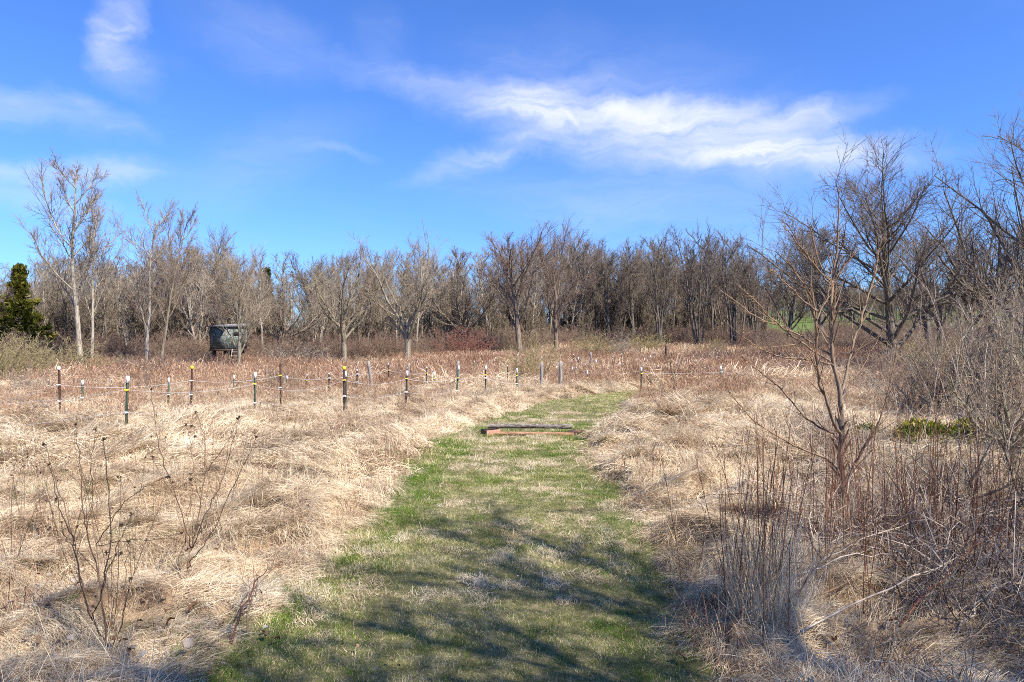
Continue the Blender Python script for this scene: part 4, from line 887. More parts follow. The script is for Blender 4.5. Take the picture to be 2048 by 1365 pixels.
# ------------------------------------------------------------------ log jump on the path
def log_mesh(name, Ln, r_, seed, bend=0.01):
    rr = np.random.RandomState(seed); n = 16; m_ = 28; xs = np.linspace(-Ln / 2, Ln / 2, m_); V = []
    for i, x in enumerate(xs):
        for j in range(n):
            a = 2 * math.pi * j / n; q = r_ * (1 + 0.06 * math.sin(3 * a + x * 3) + 0.05 * rr.randn() * 0.6); V.append((x, q * math.cos(a) + bend * math.sin(x * 2.1), q * math.sin(a) + bend * math.sin(x * 1.7 + 1)))
    F = np.array([[a * n + i, (a + 1) * n + i, (a + 1) * n + (i + 1) % n, a * n + (i + 1) % n] for a in range(m_ - 1) for i in range(n)])
    return make_mesh(name, np.array(V), F), [make_mesh(name + '_end', np.array(V[s:s + n]), [np.array([list(range(n)) if s else list(range(n))[::-1]])], None, False) for s in (0, (m_ - 1) * n)]
M_logdark = mat_simple('dark_weathered_log', (0.05, 0.042, 0.035), (0.30, 0.26, 0.22), 7, 0.9, 0.1, 0.8, 0.02, (1.5, 5, 5))
M_logred = mat_simple('reddish_pole_wood', (0.22, 0.11, 0.06), (0.46, 0.28, 0.17), 6, 0.85, 0.1, 0.6, 0.015, (1, 6, 6))
M_endgrain = mat_simple('end_grain', (0.34, 0.18, 0.12), (0.50, 0.30, 0.21), 20, 0.9)
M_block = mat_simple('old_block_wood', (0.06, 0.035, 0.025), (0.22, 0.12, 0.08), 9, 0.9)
def log(label, a, b, r_, m, seed, endm):
    c = (a + b) / 2; d = b - a; me, ends = log_mesh('log', d.length, r_, seed)
    t = bpy.data.objects.new('log', None); C.objects.link(t); t.location = c; t.rotation_euler = d.to_track_quat('X', 'Z').to_euler(); tag(t, label, 'log')
    link('bark', me, m, t)
    for e in ends: link('log_end', e, endm, t)
    return t
jz = lambda x, y: float(ground_h(x, y))
dj = 15.6
zl = CAM_H - (853 - HY) / FPX * dj
ja, jb = at(975, 852.0, dj), at(1143, 854.5, dj)
log('dark weathered log lying level on two blocks across the path', ja, jb, 0.052, M_logdark, 3, M_endgrain)
pa, pb = at(985, 859, 15.55), at(1147, 868.5, 15.2)
pa.z = jz(pa.x, pa.y) + 0.032; pb.z = jz(pb.x, pb.y) + 0.03
log('reddish peeled pole lying in the grass in front of the dark log', pa, pb, 0.045, M_logred, 4, M_endgrain)
def chock(label, px, w_, y, h, rz, flare=0.0):
    x = (px - CX) / FPX * y; g = jz(x, y); hw = w_ / 2; dp = 0.30
    prof = [(-hw, 0), (hw + flare * .3, 0), (hw + flare, h * 0.75), (hw + flare * 1.3, h), (0.0, h * 0.90), (-hw, h * 0.93)]
    V = np.array([(a, -dp / 2, b) for a, b in prof] + [(a * 0.96, dp / 2, b * 0.97) for a, b in prof]); n = len(prof); i = np.arange(n); j = (i + 1) % n
    t = bpy.data.objects.new('wooden_block', None); C.objects.link(t); t.location = (x, y, g - 0.02); t.rotation_euler = (0, 0, rz); tag(t, label, 'wooden block')
    link('timber', make_mesh('block', V, [np.stack([i, i + n, j + n, j], -1), np.array([np.arange(n)[::-1] + n])], None, False), M_block, t)
    link('sawn_face', make_mesh('block_face', V[:n] + np.array([0, -0.002, 0]), [np.array([np.arange(n)])], None, False), M_endgrain, t)
zt_ = ja.z - 0.05 - jz(ja.x, 15.6)
chock('low wooden block under the left end of the dark log', 981, 0.34, 15.62, max(zt_, 0.08), 0.5, 0.0)
zt2 = jb.z - 0.05 - jz(jb.x, 15.6)
chock('flared wooden block with reddish sawn side under the right end of the dark log', 1150, 0.22, 15.62, max(zt2, 0.09), -0.6, 0.05)

# ------------------------------------------------------------------ the sapling on the right (limbs follow its real forking)
def limb_plant(name, label, cat, limbs, m, seed, twig=1, rtw=0.0025, part_name='limb', first_name='trunk', heads=0):
    """limbs: list of (list of (px,row,depth), r0, r1)"""
    r = np.random.RandomState(seed); x0, y0, z0 = limbs[0][0][0]; base = at(x0, y0, z0)
    g = jz(base.x, base.y); base.z = g
    t = empty(name, base); tag(t, label, cat); b = np.array(base)
    Tw = Acc(); first = True
    for pts, r0, r1 in limbs:
        P = np.array([list(at(*p)) for p in pts]) - b
        if first: P[0, 2] = -0.15
        # Catmull-style resample
        s = np.linspace(0, len(P) - 1, 4 * (len(P) - 1) + 1); Q = np.stack([np.interp(s, np.arange(len(P)), P[:, k]) for k in range(3)], -1)
        for _ in range(2): Q[1:-1] = 0.25 * Q[:-2] + 0.5 * Q[1:-1] + 0.25 * Q[2:]
        Q[1:-1] += r.randn(len(Q) - 2, 3) * 0.006
        R = np.linspace(r0, r1, len(Q)); V, F = tubes(Q[None], R[None], 7)
        o = link(first_name if first else part_name, make_mesh(name + '_limb', V, F, {'tone': np.full(len(V), r.rand()), 'lvl': np.repeat(np.linspace(0.1 if first else 0.35, 0.8 if not first else 0.3, len(Q)), 7)}), m, t)
        first = False
        k = int(twig * np.linalg.norm(np.diff(Q, axis=0), axis=1).sum() * 6) + 1
        Pt, Rt, Lt = grow(Q[None], R[None], np.array([np.linalg.norm(Q[-1] - Q[0])]), k, 0.25, 1.0, (0.35, 0.8), 0.22, 0.18, 0.06, 5, 0.55, 0.4, r, rtw, 0.5)
        V, F = tubes(Pt, Rt, 4); Tw.add(V, F, tone=np.repeat(r.rand(len(Pt)), 20), lvl=0.85)
        for src in (Pt, Q[None]):   # buds
            nb = max(2, int(k * (1.2 if src is Pt else 2.5))); i = r.randint(0, len(src), nb); j = r.randint(1, src.shape[1], nb); c = src[i, j]
            d = norm(r.randn(nb, 3) + np.array([0, 0, 1.0])) * 0.016
            V, F = tubes(np.stack([c, c + d * .6, c + d * 1.2], 1), np.full((nb, 3), rtw) * np.array([0.8, 2.0, 0.3]), 4); Tw.add(V, F, tone=1.0, lvl=0.9)
    tw_ = link('twigs', Tw.mesh('twigs'), m, t); tag(tw_, kind='stuff')
    if heads:
        B = Acc(); e = [np.array(list(at(*p[0][-1]))) - b for p in limbs]; e = e + [Pt[i, -1] for i in range(len(Pt))]
        for c in e[:heads]:
            n = 26; d = norm(r.randn(n, 3) + np.array([0, 0, .5])) * 0.017 * (0.6 + .8 * r.rand(n, 1)); Qh = c + np.stack([0 * d, d * .6, d], 1); V, F = ribbons(Qh, np.full((n, 3), .004) * np.array([.6, 1, .3]), norm(r.randn(n, 3))); B.add(V, F, tone=np.repeat(r.rand(n) * .5, 6))
        tag(link('seed_heads', B.mesh('seed_heads', False), M_stalk, t), kind='stuff')
    return t
D0 = 8.1
limb_plant('sapling', 'bare multi-stemmed sapling with budding tips at right, in front of the field', 'tree', [
    ([(1686, 1075, D0), (1685, 1000, D0), (1683, 930, D0), (1684, 870, D0), (1683, 820, D0)], 0.043, 0.031),
    ([(1683, 820, D0), (1679, 778, D0), (1665, 722, D0), (1661, 668, D0), (1662, 610, D0), (1663, 562, D0 + .1), (1672, 505, D0 + .1), (1676, 440, D0), (1677, 384, D0)], 0.028, 0.005),
    ([(1663, 562, D0 + .1), (1678, 515, D0 - .1), (1687, 478, D0 - .2), (1692, 443, D0 - .3)], 0.012, 0.004),
    ([(1661, 572, D0 + .1), (1640, 545, D0 - .2), (1612, 510, D0 - .4), (1588, 478, D0 - .6), (1565, 452, D0 - .8)], 0.013, 0.004),
    ([(1655, 560, D0 + .1), (1636, 520, D0 + .3), (1624, 470, D0 + .5), (1614, 440, D0 + .6)], 0.009, 0.003),
    ([(1684, 872, D0), (1668, 850, D0 - .15), (1655, 808, D0 - .3), (1635, 755, D0 - .4), (1634, 700, D0 - .5), (1633, 622, D0 - .6), (1622, 590, D0 - .6), (1590, 545, D0 - .7), (1565, 510, D0 - .8)], 0.021, 0.004),
    ([(1633, 622, D0 - .6), (1605, 600, D0 - .8), (1570, 565, D0 - 1), (1542, 541, D0 - 1.1)], 0.011, 0.003),
    ([(1634, 640, D0 - .6), (1652, 600, D0 - .4), (1664, 572, D0 - .3), (1690, 530, D0 - .2), (1712, 500, D0 - .1)], 0.009, 0.003),
    ([(1663, 712, D0), (1630, 690, D0 + .1), (1580, 660, D0 + .2), (1520, 640, D0 + .3), (1443, 583, D0 + .4)], 0.014, 0.004),
    ([(1660, 722, D0), (1610, 690, D0 - .4), (1560, 655, D0 - .7), (1520, 610, D0 - .9), (1488, 582, D0 - 1)], 0.012, 0.004),
    ([(1667, 732, D0), (1650, 726, D0 - .2), (1610, 718, D0 - .4), (1563, 716, D0 - .6), (1520, 700, D0 - .7), (1475, 666, D0 - .8)], 0.013, 0.004),
    ([(1684, 885, D0), (1672, 872, D0 + .1), (1608, 836, D0 + .2), (1563, 777, D0 + .3), (1530, 752, D0 + .3), (1484, 715, D0 + .4)], 0.014, 0.004),
    ([(1685, 952, D0), (1657, 917, D0 - .1), (1602, 898, D0 - .3), (1550, 872, D0 - .5), (1494, 829, D0 - .6), (1450, 774, D0 - .7)], 0.017, 0.004),
    ([(1687, 1000, D0), (1693, 966, D0 - .1), (1713, 917, D0 - .2), (1755, 862, D0 - .3), (1775, 787, D0 - .3), (1794, 695, D0 - .3)], 0.020, 0.004),
    ([(1682, 812, D0), (1690, 760, D0 + .2), (1703, 702, D0 + .3), (1725, 630, D0 + .4), (1750, 548, D0 + .5), (1758, 500, D0 + .5), (1762, 470, D0 + .5)], 0.020, 0.005),
    ([(1682, 800, D0), (1700, 770, D0 + .1), (1722, 740, D0 + .2), (1745, 700, D0 + .3), (1770, 650, D0 + .3)], 0.010, 0.003),
    ([(1663, 690, D0), (1668, 640, D0 - .2), (1690, 590, D0 - .3), (1712, 545, D0 - .4)], 0.010, 0.003),
], M_sapling, 77, 1.9)
limb_plant('sapling', 'small forked sapling standing alone beyond the end of the path', 'tree', [
    ([(1350, 812, 22), (1350, 790, 22), (1349, 765, 22), (1347, 752, 22)], 0.035, 0.028),
    ([(1348, 755, 22), (1342, 740, 22), (1341, 722, 21.8), (1334, 694, 21.6)], 0.02, 0.007),
    ([(1348, 752, 22), (1356, 732, 22.1), (1362, 712, 22.3), (1372, 698, 22.4), (1386, 688, 22.6)], 0.026, 0.007),
], M_bark_brown, 78, 0.8, 0.004)

# ------------------------------------------------------------------ forked dead weeds in the left foreground
def weed_plant(label, px, base, h, k, lean, seed, m, name='dead_weed', heads=10, c1=4, rad=0.005, group=None, cat='weed', ratio=0.36, c2=0, hr=0.012):
    x, y, z = gp(px, base); z = jz(x, y); r = np.random.RandomState(seed); A = Acc(); H = h / FPX * y * 1.0
    P, R, Ln = stems(r, k, H, lean, 8, rad, 0.045, 0.06, 0.0, tip=0.35)
    V, F = tubes(P, R, 5); A.add(V, F, tone=np.repeat(r.rand(k), 40))
    t = empty(name, (x, y, z - 0.02)); tag(t, label, cat, group)
    if c1:
        P2, R2, L2 = grow(P, R, Ln, c1, 0.3, 0.95, (0.3, 0.7), ratio, 0.12, 0.07, 5, 0.6, 0.4, r, 0.0014, 0.4); V, F = tubes(P2, R2, 3); A.add(V, F, tone=np.repeat(r.rand(len(P2)), 15))
        if c2:
            P3, R3, L3 = grow(P2, R2, L2, c2, 0.3, 0.95, (0.3, 0.8), 0.45, 0.12, 0.07, 4, 0.6, 0.4, r, 0.001, 0.4); V, F = tubes(P3, R3, 3); A.add(V, F, tone=np.repeat(r.rand(len(P3)), 12))
    else: P2 = P
    link('stems', A.mesh('stems'), m, t)
    if heads:
        B = Acc(); e = np.concatenate([P2[:, -1], P[:, -1]]); e = e[r.permutation(len(e))[:heads]]
        for c in e:
            n = 16; d = norm(r.randn(n, 3) + np.array([0, 0, .6])) * hr * (0.7 + r.rand(n, 1)); Q = c + np.stack([0 * d, d * .6, d], 1); V, F = ribbons(Q, np.full((n, 3), hr * .28) * np.array([.6, 1, .3]), norm(r.randn(n, 3))); B.add(V, F, tone=np.repeat(r.rand(n) * .5, 6))
        tag(link('seed_heads', B.mesh('seed_heads', False), M_stalk, t), kind='stuff')
    return t
Da, Db = 4.85, 6.05
limb_plant('dead_weed', 'tall branching dead weed in the left foreground, nearest of two large ones', 'weed', [
    ([(214, 1302, Da), (206, 1230, Da), (200, 1180, Da + .05), (184, 1110, Da + .1), (168, 1050, Da + .1), (160, 985, Da + .15), (158, 900, Da + .2), (150, 850, Da + .2)], 0.0065, 0.0025),
    ([(212, 1298, Da), (180, 1240, Da - .05), (158, 1175, Da - .1), (146, 1090, Da - .1), (128, 1040, Da - .15), (113, 1005, Da - .2), (96, 930, Da - .2)], 0.0055, 0.002),
    ([(200, 1188, Da), (214, 1130, Da - .1), (222, 1050, Da - .2), (212, 960, Da - .2), (206, 880, Da - .3)], 0.0045, 0.002),
    ([(182, 1243, Da), (165, 1190, Da + .15), (152, 1110, Da + .2), (128, 1020, Da + .3), (108, 960, Da + .3), (86, 890, Da + .3)], 0.0045, 0.002),
    ([(216, 1295, Da), (232, 1225, Da + .1), (244, 1180, Da + .1), (251, 1130, Da + .2), (255, 1085, Da + .2)], 0.0042, 0.0015),
    ([(222, 1300, Da), (240, 1250, Da - .1), (252, 1200, Da - .15), (258, 1160, Da - .2)], 0.0035, 0.0015),
    ([(190, 1090, Da + .1), (222, 1045, Da), (246, 1003, Da - .1), (290, 975, Da - .2), (335, 955, Da - .2)], 0.0035, 0.0012),
    ([(190, 1092, Da + .1), (250, 1084, Da), (300, 1082, Da), (362, 1068, Da)], 0.0028, 0.0012),
    ([(172, 1060, Da + .1), (185, 1000, Da + .2), (180, 930, Da + .3), (190, 860, Da + .3)], 0.0032, 0.0015),
    ([(150, 1090, Da - .1), (132, 1090, Da - .1), (118, 1050, Da - .1), (112, 1000, Da)], 0.0028, 0.0012),
    ([(184, 1240, Da), (199, 1190, Da - .2), (215, 1140, Da - .3), (235, 1085, Da - .3), (262, 1030, Da - .35)], 0.0035, 0.0015)], M_stalk, 31, 0.45, 0.0014, 'stem', 'stem', 14)
limb_plant('dead_weed', 'tall forked dead weed in front of the yellow-capped post', 'weed', [
    ([(364, 1175, Db), (372, 1135, Db), (381, 1103, Db), (389, 1068, Db), (400, 1010, Db), (407, 965, Db), (411, 900, Db), (405, 860, Db), (391, 825, Db)], 0.0068, 0.0025),
    ([(382, 1102, Db), (368, 1052, Db + .1), (353, 1000, Db + .15), (332, 945, Db + .2), (317, 894, Db + .2), (308, 840, Db + .3), (302, 780, Db + .3)], 0.005, 0.002),
    ([(384, 1098, Db), (396, 1062, Db - .1), (426, 1000, Db - .2), (448, 955, Db - .25), (462, 890, Db - .3), (478, 835, Db - .3)], 0.005, 0.002),
    ([(372, 1140, Db), (386, 1112, Db - .1), (412, 1085, Db - .15), (434, 1048, Db - .2), (458, 985, Db - .3), (486, 930, Db - .4), (512, 875, Db - .4)], 0.0045, 0.002),
    ([(345, 1165, Db), (358, 1112, Db + .1), (371, 1078, Db + .1), (381, 1010, Db + .2), (380, 960, Db + .2)], 0.0036, 0.0015),
    ([(409, 945, Db), (416, 940, Db), (441, 902, Db - .1), (463, 872, Db - .1), (474, 838, Db - .1)], 0.0035, 0.0015),
    ([(353, 1000, Db + .1), (335, 975, Db), (315, 940, Db), (303, 915, Db)], 0.003, 0.0015),
    ([(400, 1010, Db), (388, 960, Db - .1), (383, 900, Db - .1), (372, 850, Db - .2)], 0.0035, 0.0015)], M_stalk, 34, 0.5, 0.0014, 'stem', 'stem', 14)
weed_plant('thin dead weed fan left of the nearest large weed', 130, 1130, 250, 7, (0.1, 0.5), 35, M_stalk, heads=6, c1=3, rad=0.003)
weed_plant('grey dead weed cluster between the forked weed and the path', 520, 985, 130, 9, (0.05, 0.35), 36, M_weed, heads=6, c1=3, rad=0.003)
weed_plant('dead weed cut by the left edge of the view', 20, 1200, 260, 6, (0.1, 0.4), 37, M_stalk, heads=8, c1=3, rad=0.0035)
for i, (px, base, h, k, lb) in enumerate([(222, 1285, 400, 8, 'finer fan of stems at the foot of the nearest large weed'), (392, 1120, 300, 7, 'finer fan of stems at the foot of the large forked weed'),
        (330, 905, 110, 7, 'brown weed clump below the yellow-capped rusty post'), (600, 870, 90, 7, 'brown weed clump left of the dark yellow-capped post'), (90, 900, 120, 7, 'brown weed clump below the white-capped rusty post'),
        (300, 1090, 260, 5, 'thin fan of dead stems between the two large dead weeds'), (450, 1075, 230, 5, 'thin dead stems leaning right of the large forked weed'), (70, 1130, 240, 6, 'dead stems with dark heads at far left, behind the nearest weed'),
        (260, 1210, 300, 4, 'long thin stems just right of the nearest large weed'), (180, 1010, 170, 6, 'small brown weed fan behind the nearest large weed'), (560, 1010, 150, 5, 'small brown weed fan near the left edge of the path'), (640, 960, 110, 6, 'short reddish weed tuft left of the path before the fence')]):
    weed_plant(lb, px, base, h, k, (0.08, 0.45), 60 + i, [M_stalk, M_weed][i % 2], heads=5, c1=3, rad=0.0032)
rl = random.Random(8)
for i in range(60):
    px = rl.uniform(-60, 860); base = rl.choice([rl.uniform(860, 960), rl.uniform(900, 1150)])
    if px > 1024 - (base - 670) * 0.78 - 60: continue
    weed_plant('thin dry flower stalk in the straw left of the path', px, base, rl.uniform(0.25, 0.55) * (base - HY), rl.choice([2, 3, 4]), (0.03, 0.35), 600 + i, rl.choice([M_stalk, M_weed]), 'dry_stalk', rl.choice([2, 3]), 2, 0.0026, 'thin dry stalks left of the path', 'weed')

# ------------------------------------------------------------------ right foreground: red stalks, pale canes, thicket
stalk_protos = []
for i in range(10):
    r = np.random.RandomState(700 + i); P, R, Ln = stems(r, 1, 1.0, (0.0, 0.08), 9, 0.0045, 0.03, 0, 0.0, tip=0.4); A = Acc(); V, F = tubes(P, R, 5); A.add(V, F, tone=0.5 * r.rand())
    if i % 2: 
        P2, R2, L2 = grow(P, R, Ln, 5, 0.4, 0.95, (0.3, 0.7), 0.16, 0.1, 0.05, 4, 0.5, 0.5, r, 0.0012, 0.4); V, F = tubes(P2, R2, 3); A.add(V, F, tone=np.repeat(r.rand(5), 12))
    stalk_protos.append(A.mesh('red_stalk'))
cl_ = [(1700, 1120, 70), (1760, 1165, 90), (1640, 1180, 80), (1830, 1130, 80), (1900, 1210, 100), (1560, 1140, 60), (1500, 1230, 40), (1980, 1180, 90), (1690, 1070, 50)]
for i in range(190):
    cx_, cy_, sp_ = rl.choice(cl_); px = rl.gauss(cx_, sp_); base = min(1340, max(1010, rl.gauss(cy_, 32))); x, y, z = gp(px, base)
    o = link('red_stalk', stalk_protos[rl.randrange(10)], M_redstalk); h = rl.uniform(0.75, 1.6); le = abs(rl.gauss(0, 0.16)); 
    o.location = (x, y, jz(x, y) - 0.03); o.scale = (1, 1, h); o.rotation_euler = (rl.gauss(0, 0.10), rl.gauss(0.03, 0.13), rl.uniform(0, 6.28))
    tag(o, 'reddish upright dead stalk in the stand around the right-hand sapling', 'stalk', 'reddish stalks around the right-hand sapling')
for i, (px, base) in enumerate([(1452, 1245), (1528, 1345), (1575, 1330), (1400, 1150)]):
    x, y, z = gp(px, base); o = link('red_stalk', stalk_protos[i * 2 % 10 + 1 if i * 2 % 10 + 1 < 10 else 1], M_stalk); o.location = (x, y, jz(x, y) - .03); o.scale = (1.2, 1.2, [1.05, 1.0, 0.8, .7][i]); o.rotation_euler = (0, [-.06, .05, .12, 0][i], i)
    tag(o, ['tall dark stalk at the right edge of the path, standing alone', 'dark stalk rising at the bottom of the view right of the path', 'short dark stalk beside the tall dry grass clump', 'thin dark stalk in the straw mound right of the path'][i], 'stalk')
# tall dry grass clump
def grass_clump_thing(label, px, base, h, n, rad, seed):
    x, y, z = gp(px, base); me = clump_upright(seed, n, h, 0.0022, rad, 0.28, 4, 0.5); o = link('dry_grass_clump', me, M_straw); o.location = (x, y, jz(x, y)); tag(o, label, 'grass clump'); return o
grass_clump_thing('tall golden dry grass clump in the right foreground', 1530, 1290, 0.95, 420, 0.26, 801)
grass_clump_thing('thin dry grass clump left of the stand of red stalks', 1500, 1190, 0.6, 160, 0.18, 802)
grass_clump_thing('dry grass clump behind the tall golden one', 1605, 1230, 0.75, 200, 0.2, 803)
grass_clump_thing('pale bushy grass clump on the straw mound right of the jump', 1375, 905, 0.55, 400, 0.35, 804)
grass_clump_thing('dry grass clump under the right-hand sapling', 1690, 1105, 0.8, 260, 0.16, 805)
# long fallen canes in the right foreground
cane_specs = [((1560, 1240), (1880, 1060), 0.05, 0.9), ((1500, 1300), (1790, 1215), 0.08, 0.2), ((1560, 1300), (1760, 1110), 0.02, 0.7), ((1800, 1330), (2060, 1190), 0.03, 0.5), ((1600, 1330), (2060, 1210), 0.10, 0.3),
              ((1540, 1190), (1880, 1000), 0.02, 0.9), ((1620, 1250), (2070, 1080), 0.1, 0.8), ((1400, 1010), (1660, 1120), 0.1, 0.35), ((1690, 1200), (2060, 1010), 0.02, 0.9), ((1750, 1290), (2060, 1260), 0.1, 0.15),
              ((1650, 1210), (1560, 1120), 0.02, 0.45), ((1850, 1250), (1740, 1100), 0.02, 0.6), ((1900, 1350), (2060, 1230), 0.02, 0.6), ((1820, 1180), (2060, 1150), 0.05, 0.35), ((1450, 1330), (1600, 1240), .02, .4), ((460, 1300), (545, 1215), 0.02, 0.25), ((490, 1280), (520, 1250), .02, .2)]
for i, (a, b, h0, h1) in enumerate(cane_specs):
    x0, y0, _ = gp(*a); x1, y1, _ = gp(*b); 
    if h1 > 0.5: y1 = y0 + (y1 - y0) * 0.35; x1 = (b[0] - CX) / FPX * y1
    r = np.random.RandomState(900 + i); n = 12; t_ = np.linspace(0, 1, n)[:, None]; P = np.array([[x0, y0, jz(x0, y0) + h0]]) * (1 - t_) + np.array([[x1, y1, jz(x1, y1) + (h1 if h1 <= .5 else max(0.3, CAM_H - (b[1] - HY) / FPX * y1 - jz(x1, y1)))]]) * t_
    P[:, 2] += 0.12 * np.sin(t_[:, 0] * math.pi); P += r.randn(n, 3) * 0.012; base = P[0].copy(); A = Acc(); V, F = tubes((P - base)[None], np.linspace(0.0075, 0.003, n)[None], 6); A.add(V, F, tone=r.rand())
    P2, R2, L2 = grow((P - base)[None], np.linspace(0.0075, 0.003, n)[None], np.array([1.2]), 9, 0.25, 1, (0.3, 0.8), 0.3, 0.02, 0.08, 5, 0.5, 0.5, r, 0.0016, 0.4); V, F = tubes(P2, R2, 3); A.add(V, F, tone=np.repeat(r.rand(9), 15))
    o = link('fallen_cane', A.mesh('fallen_cane'), [M_cane, M_cane, M_stalk, M_redstalk][i % 4]); o.location = base
    lab = 'long %s cane lying across the right foreground, its thick end %s lowest in the view' % (['pale', 'pale', 'dark', 'reddish'][i % 4], ORD[sorted([-q[0][1] - q[0][0] * 1e-3 for q in cane_specs[:15]]).index(-a[1] - a[0] * 1e-3)]) if i < 15 else 'broken pale twig lying where the straw meets the path, bottom left'
    tag(o, lab, 'cane', 'long fallen canes at right' if i < 15 else 'broken twigs at bottom left')
# tangled debris of fine twigs (uncountable) over the right foreground and under the thicket
dm = [clump_matted(950 + i, 60, 0.55, 0.0030, 0.3, spread=2.0, hgt=0.20) for i in range(5)]
for me in dm: pass
def debp(x, y): return offp(x, y) * smoothstep(2.2, 4.2, x - 0.22 * np.maximum(y - 6, 0)) * smoothstep(17, 12, y) * (0.3 + 0.7 * smoothstep(0.4, 0.6, fbm(x, y, 1.1, 2, 77)))
put('twig_debris', 'tangle of fine dead twigs and stems over the right foreground', dm, M_cane, 8, 2, 17, debp, 0.4, 0.7, 1.3, 330)
put('twig_debris', 'dark fine stems lying in the straw in the right foreground', dm, M_stalk, 6, 2, 15, debp, 0.4, 0.6, 1.2, 340)

# thicket shrubs on the right
th = [('pale arching briar thicket bush against the right edge', 2040, 930, 260, 240, M_cane, 21), ('pale briar bush just right of the right-hand sapling', 1850, 860, 190, 150, M_cane, 22),
      ('grey twiggy bush behind the mossy stump', 1800, 835, 180, 120, M_bark_grey, 23), ('tall pale bush with long upright whips at the right edge', 1970, 830, 200, 240, M_cane, 24),
      ('reddish brown briar bush below the mossy ground at right', 1900, 1040, 220, 80, M_bark_red, 25), ('brown thicket bush cut by the right edge, lower down', 2080, 1120, 240, 190, M_bark_brown, 26),
      ('tan bush with yellowish tips under the big spreading tree', 1880, 790, 230, 120, M_bark_tan, 27), ('grey bush behind the tall pale whips', 2040, 800, 220, 200, M_bark_grey, 28),
      ('low pale bramble right of the red stalks', 1790, 1000, 140, 60, M_cane, 29), ('thin brown bush between the field and the pale briars', 1760, 800, 160, 120, M_bark_red, 30),
      ('dense pale briar heap under the tall whips', 1980, 880, 150, 140, M_cane, 35), ('dense pale briar heap behind the golden shrubs', 1880, 850, 150, 100, M_bark_grey, 36), ('large grey-tan thicket bush at the right edge behind the briars', 2090, 860, 230, 260, M_bark_tan, 37),
      ('small bramble in the straw behind the right-hand sapling', 1620, 880, 120, 70, M_bark_red, 33)]
for lb, px, b, wx, hx, m, sd in th: bush(lb, px, b, wx, hx, m, 1000 + sd, k=18, c1=6, c2=4, c3=2, twr=0.0026, name='briar_bush', wob=0.13)
for i, (lb, px, base, top, kd, m, sx) in enumerate([
    ('tan shrub with many forks at the right edge, nearest of the tall thicket shrubs', 2030, 985, 640, 'fork_a', M_bark_tan, 1.2), ('grey multi-stemmed shrub just left of the tan edge shrub', 1950, 870, 640, 'multi_a', M_bark_grey, 1.5),
    ('brown low-forked shrub behind the golden ground shrubs', 1880, 855, 640, 'fork_b', M_bark_tan, 1.2), ('grey shrub filling the gap below the crooked dark tree', 1985, 870, 590, 'multi_b', M_bark_grey, 1.5),
    ('tall tan shrub cut by the right edge, behind the others', 2075, 880, 560, 'fork_b', M_bark_tan, 1.1), ('small grey shrub right of the mossy stump', 1815, 860, 705, 'fork_a', M_bark_grey, 1.3),
    ('spreading brown shrub at the lower right edge', 2085, 1120, 800, 'fork_b', M_bark_brown, 1.3), ('pale leaning shrub below the golden ground shrubs', 1960, 1060, 850, 'fork_a', M_bark_grey, 1.6),
    ('low tangled shrub at the right, left of the pale leaning one', 1850, 1030, 900, 'fork_b', M_bark_brown, 1.8)]):
    x, y, z = gp(px, base); hh = (base - top) / FPX * y; make_tree('thicket_shrub', lb, (x, y, jz(x, y) - 0.12), T[kd], m, i * 1.7, hh / TOP[kd], (0.06 * (-1) ** i, -0.1), None, 'shrub', sx)
# tall single whips at the right edge
for i, (px, base, top) in enumerate([(1965, 930, 600), (1990, 960, 560), (1935, 920, 640), (1900, 900, 640), (2030, 980, 610), (1880, 880, 660), (1850, 880, 620), (2010, 940, 520), (1820, 930, 690), (1870, 960, 700), (1910, 980, 660), (1950, 1000, 650), (1990, 1010, 640), (2025, 1040, 640), (1800, 900, 700), (1840, 1010, 760), (1930, 1060, 760), (2040, 1090, 720)]):
    x, y, z = gp(px, base); y = y; H = (base - top) / FPX * y; r = np.random.RandomState(1100 + i)
    P, R, Ln = stems(r, 1, H, (0.05, 0.4), 12, 0.011, 0.08, 0, 0.0, tip=0.3); A = Acc(); V, F = tubes(P, R, 6); A.add(V, F, tone=0.8, lvl=.7)
    P2, R2, L2 = grow(P, R, Ln, 9, 0.3, 0.98, (0.35, 0.8), 0.35, 0.12, 0.08, 6, 0.5, 0.4, r, 0.003, 0.4); V, F = tubes(P2, R2, 4); A.add(V, F, tone=np.repeat(r.rand(9), 24), lvl=.8)
    P3, R3, L3 = grow(P2, R2, L2, 4, 0.3, 0.98, (0.35, 0.8), 0.45, 0.12, 0.08, 4, 0.5, 0.4, r, 0.002, 0.4); V, F = tubes(P3, R3, 3); A.add(V, F, tone=np.repeat(r.rand(36), 12), lvl=.9)
    o = link('tall_whip', A.mesh('tall_whip'), [M_sapling, M_cane, M_cane][i % 3]); o.location = (x, y, jz(x, y) - .05); tag(o, 'tall pale bare whip in the right briars, %s of eighteen from the left' % ORD[sorted([1965, 1990, 1935, 1900, 2030, 1880, 1850, 2010, 1820, 1870, 1910, 1950, 1990.5, 2025, 1800, 1840, 1930, 2040]).index(px + (0.5 if base == 1010 and px == 1990 else 0))], 'shrub stem', 'tall whips in the right thicket')

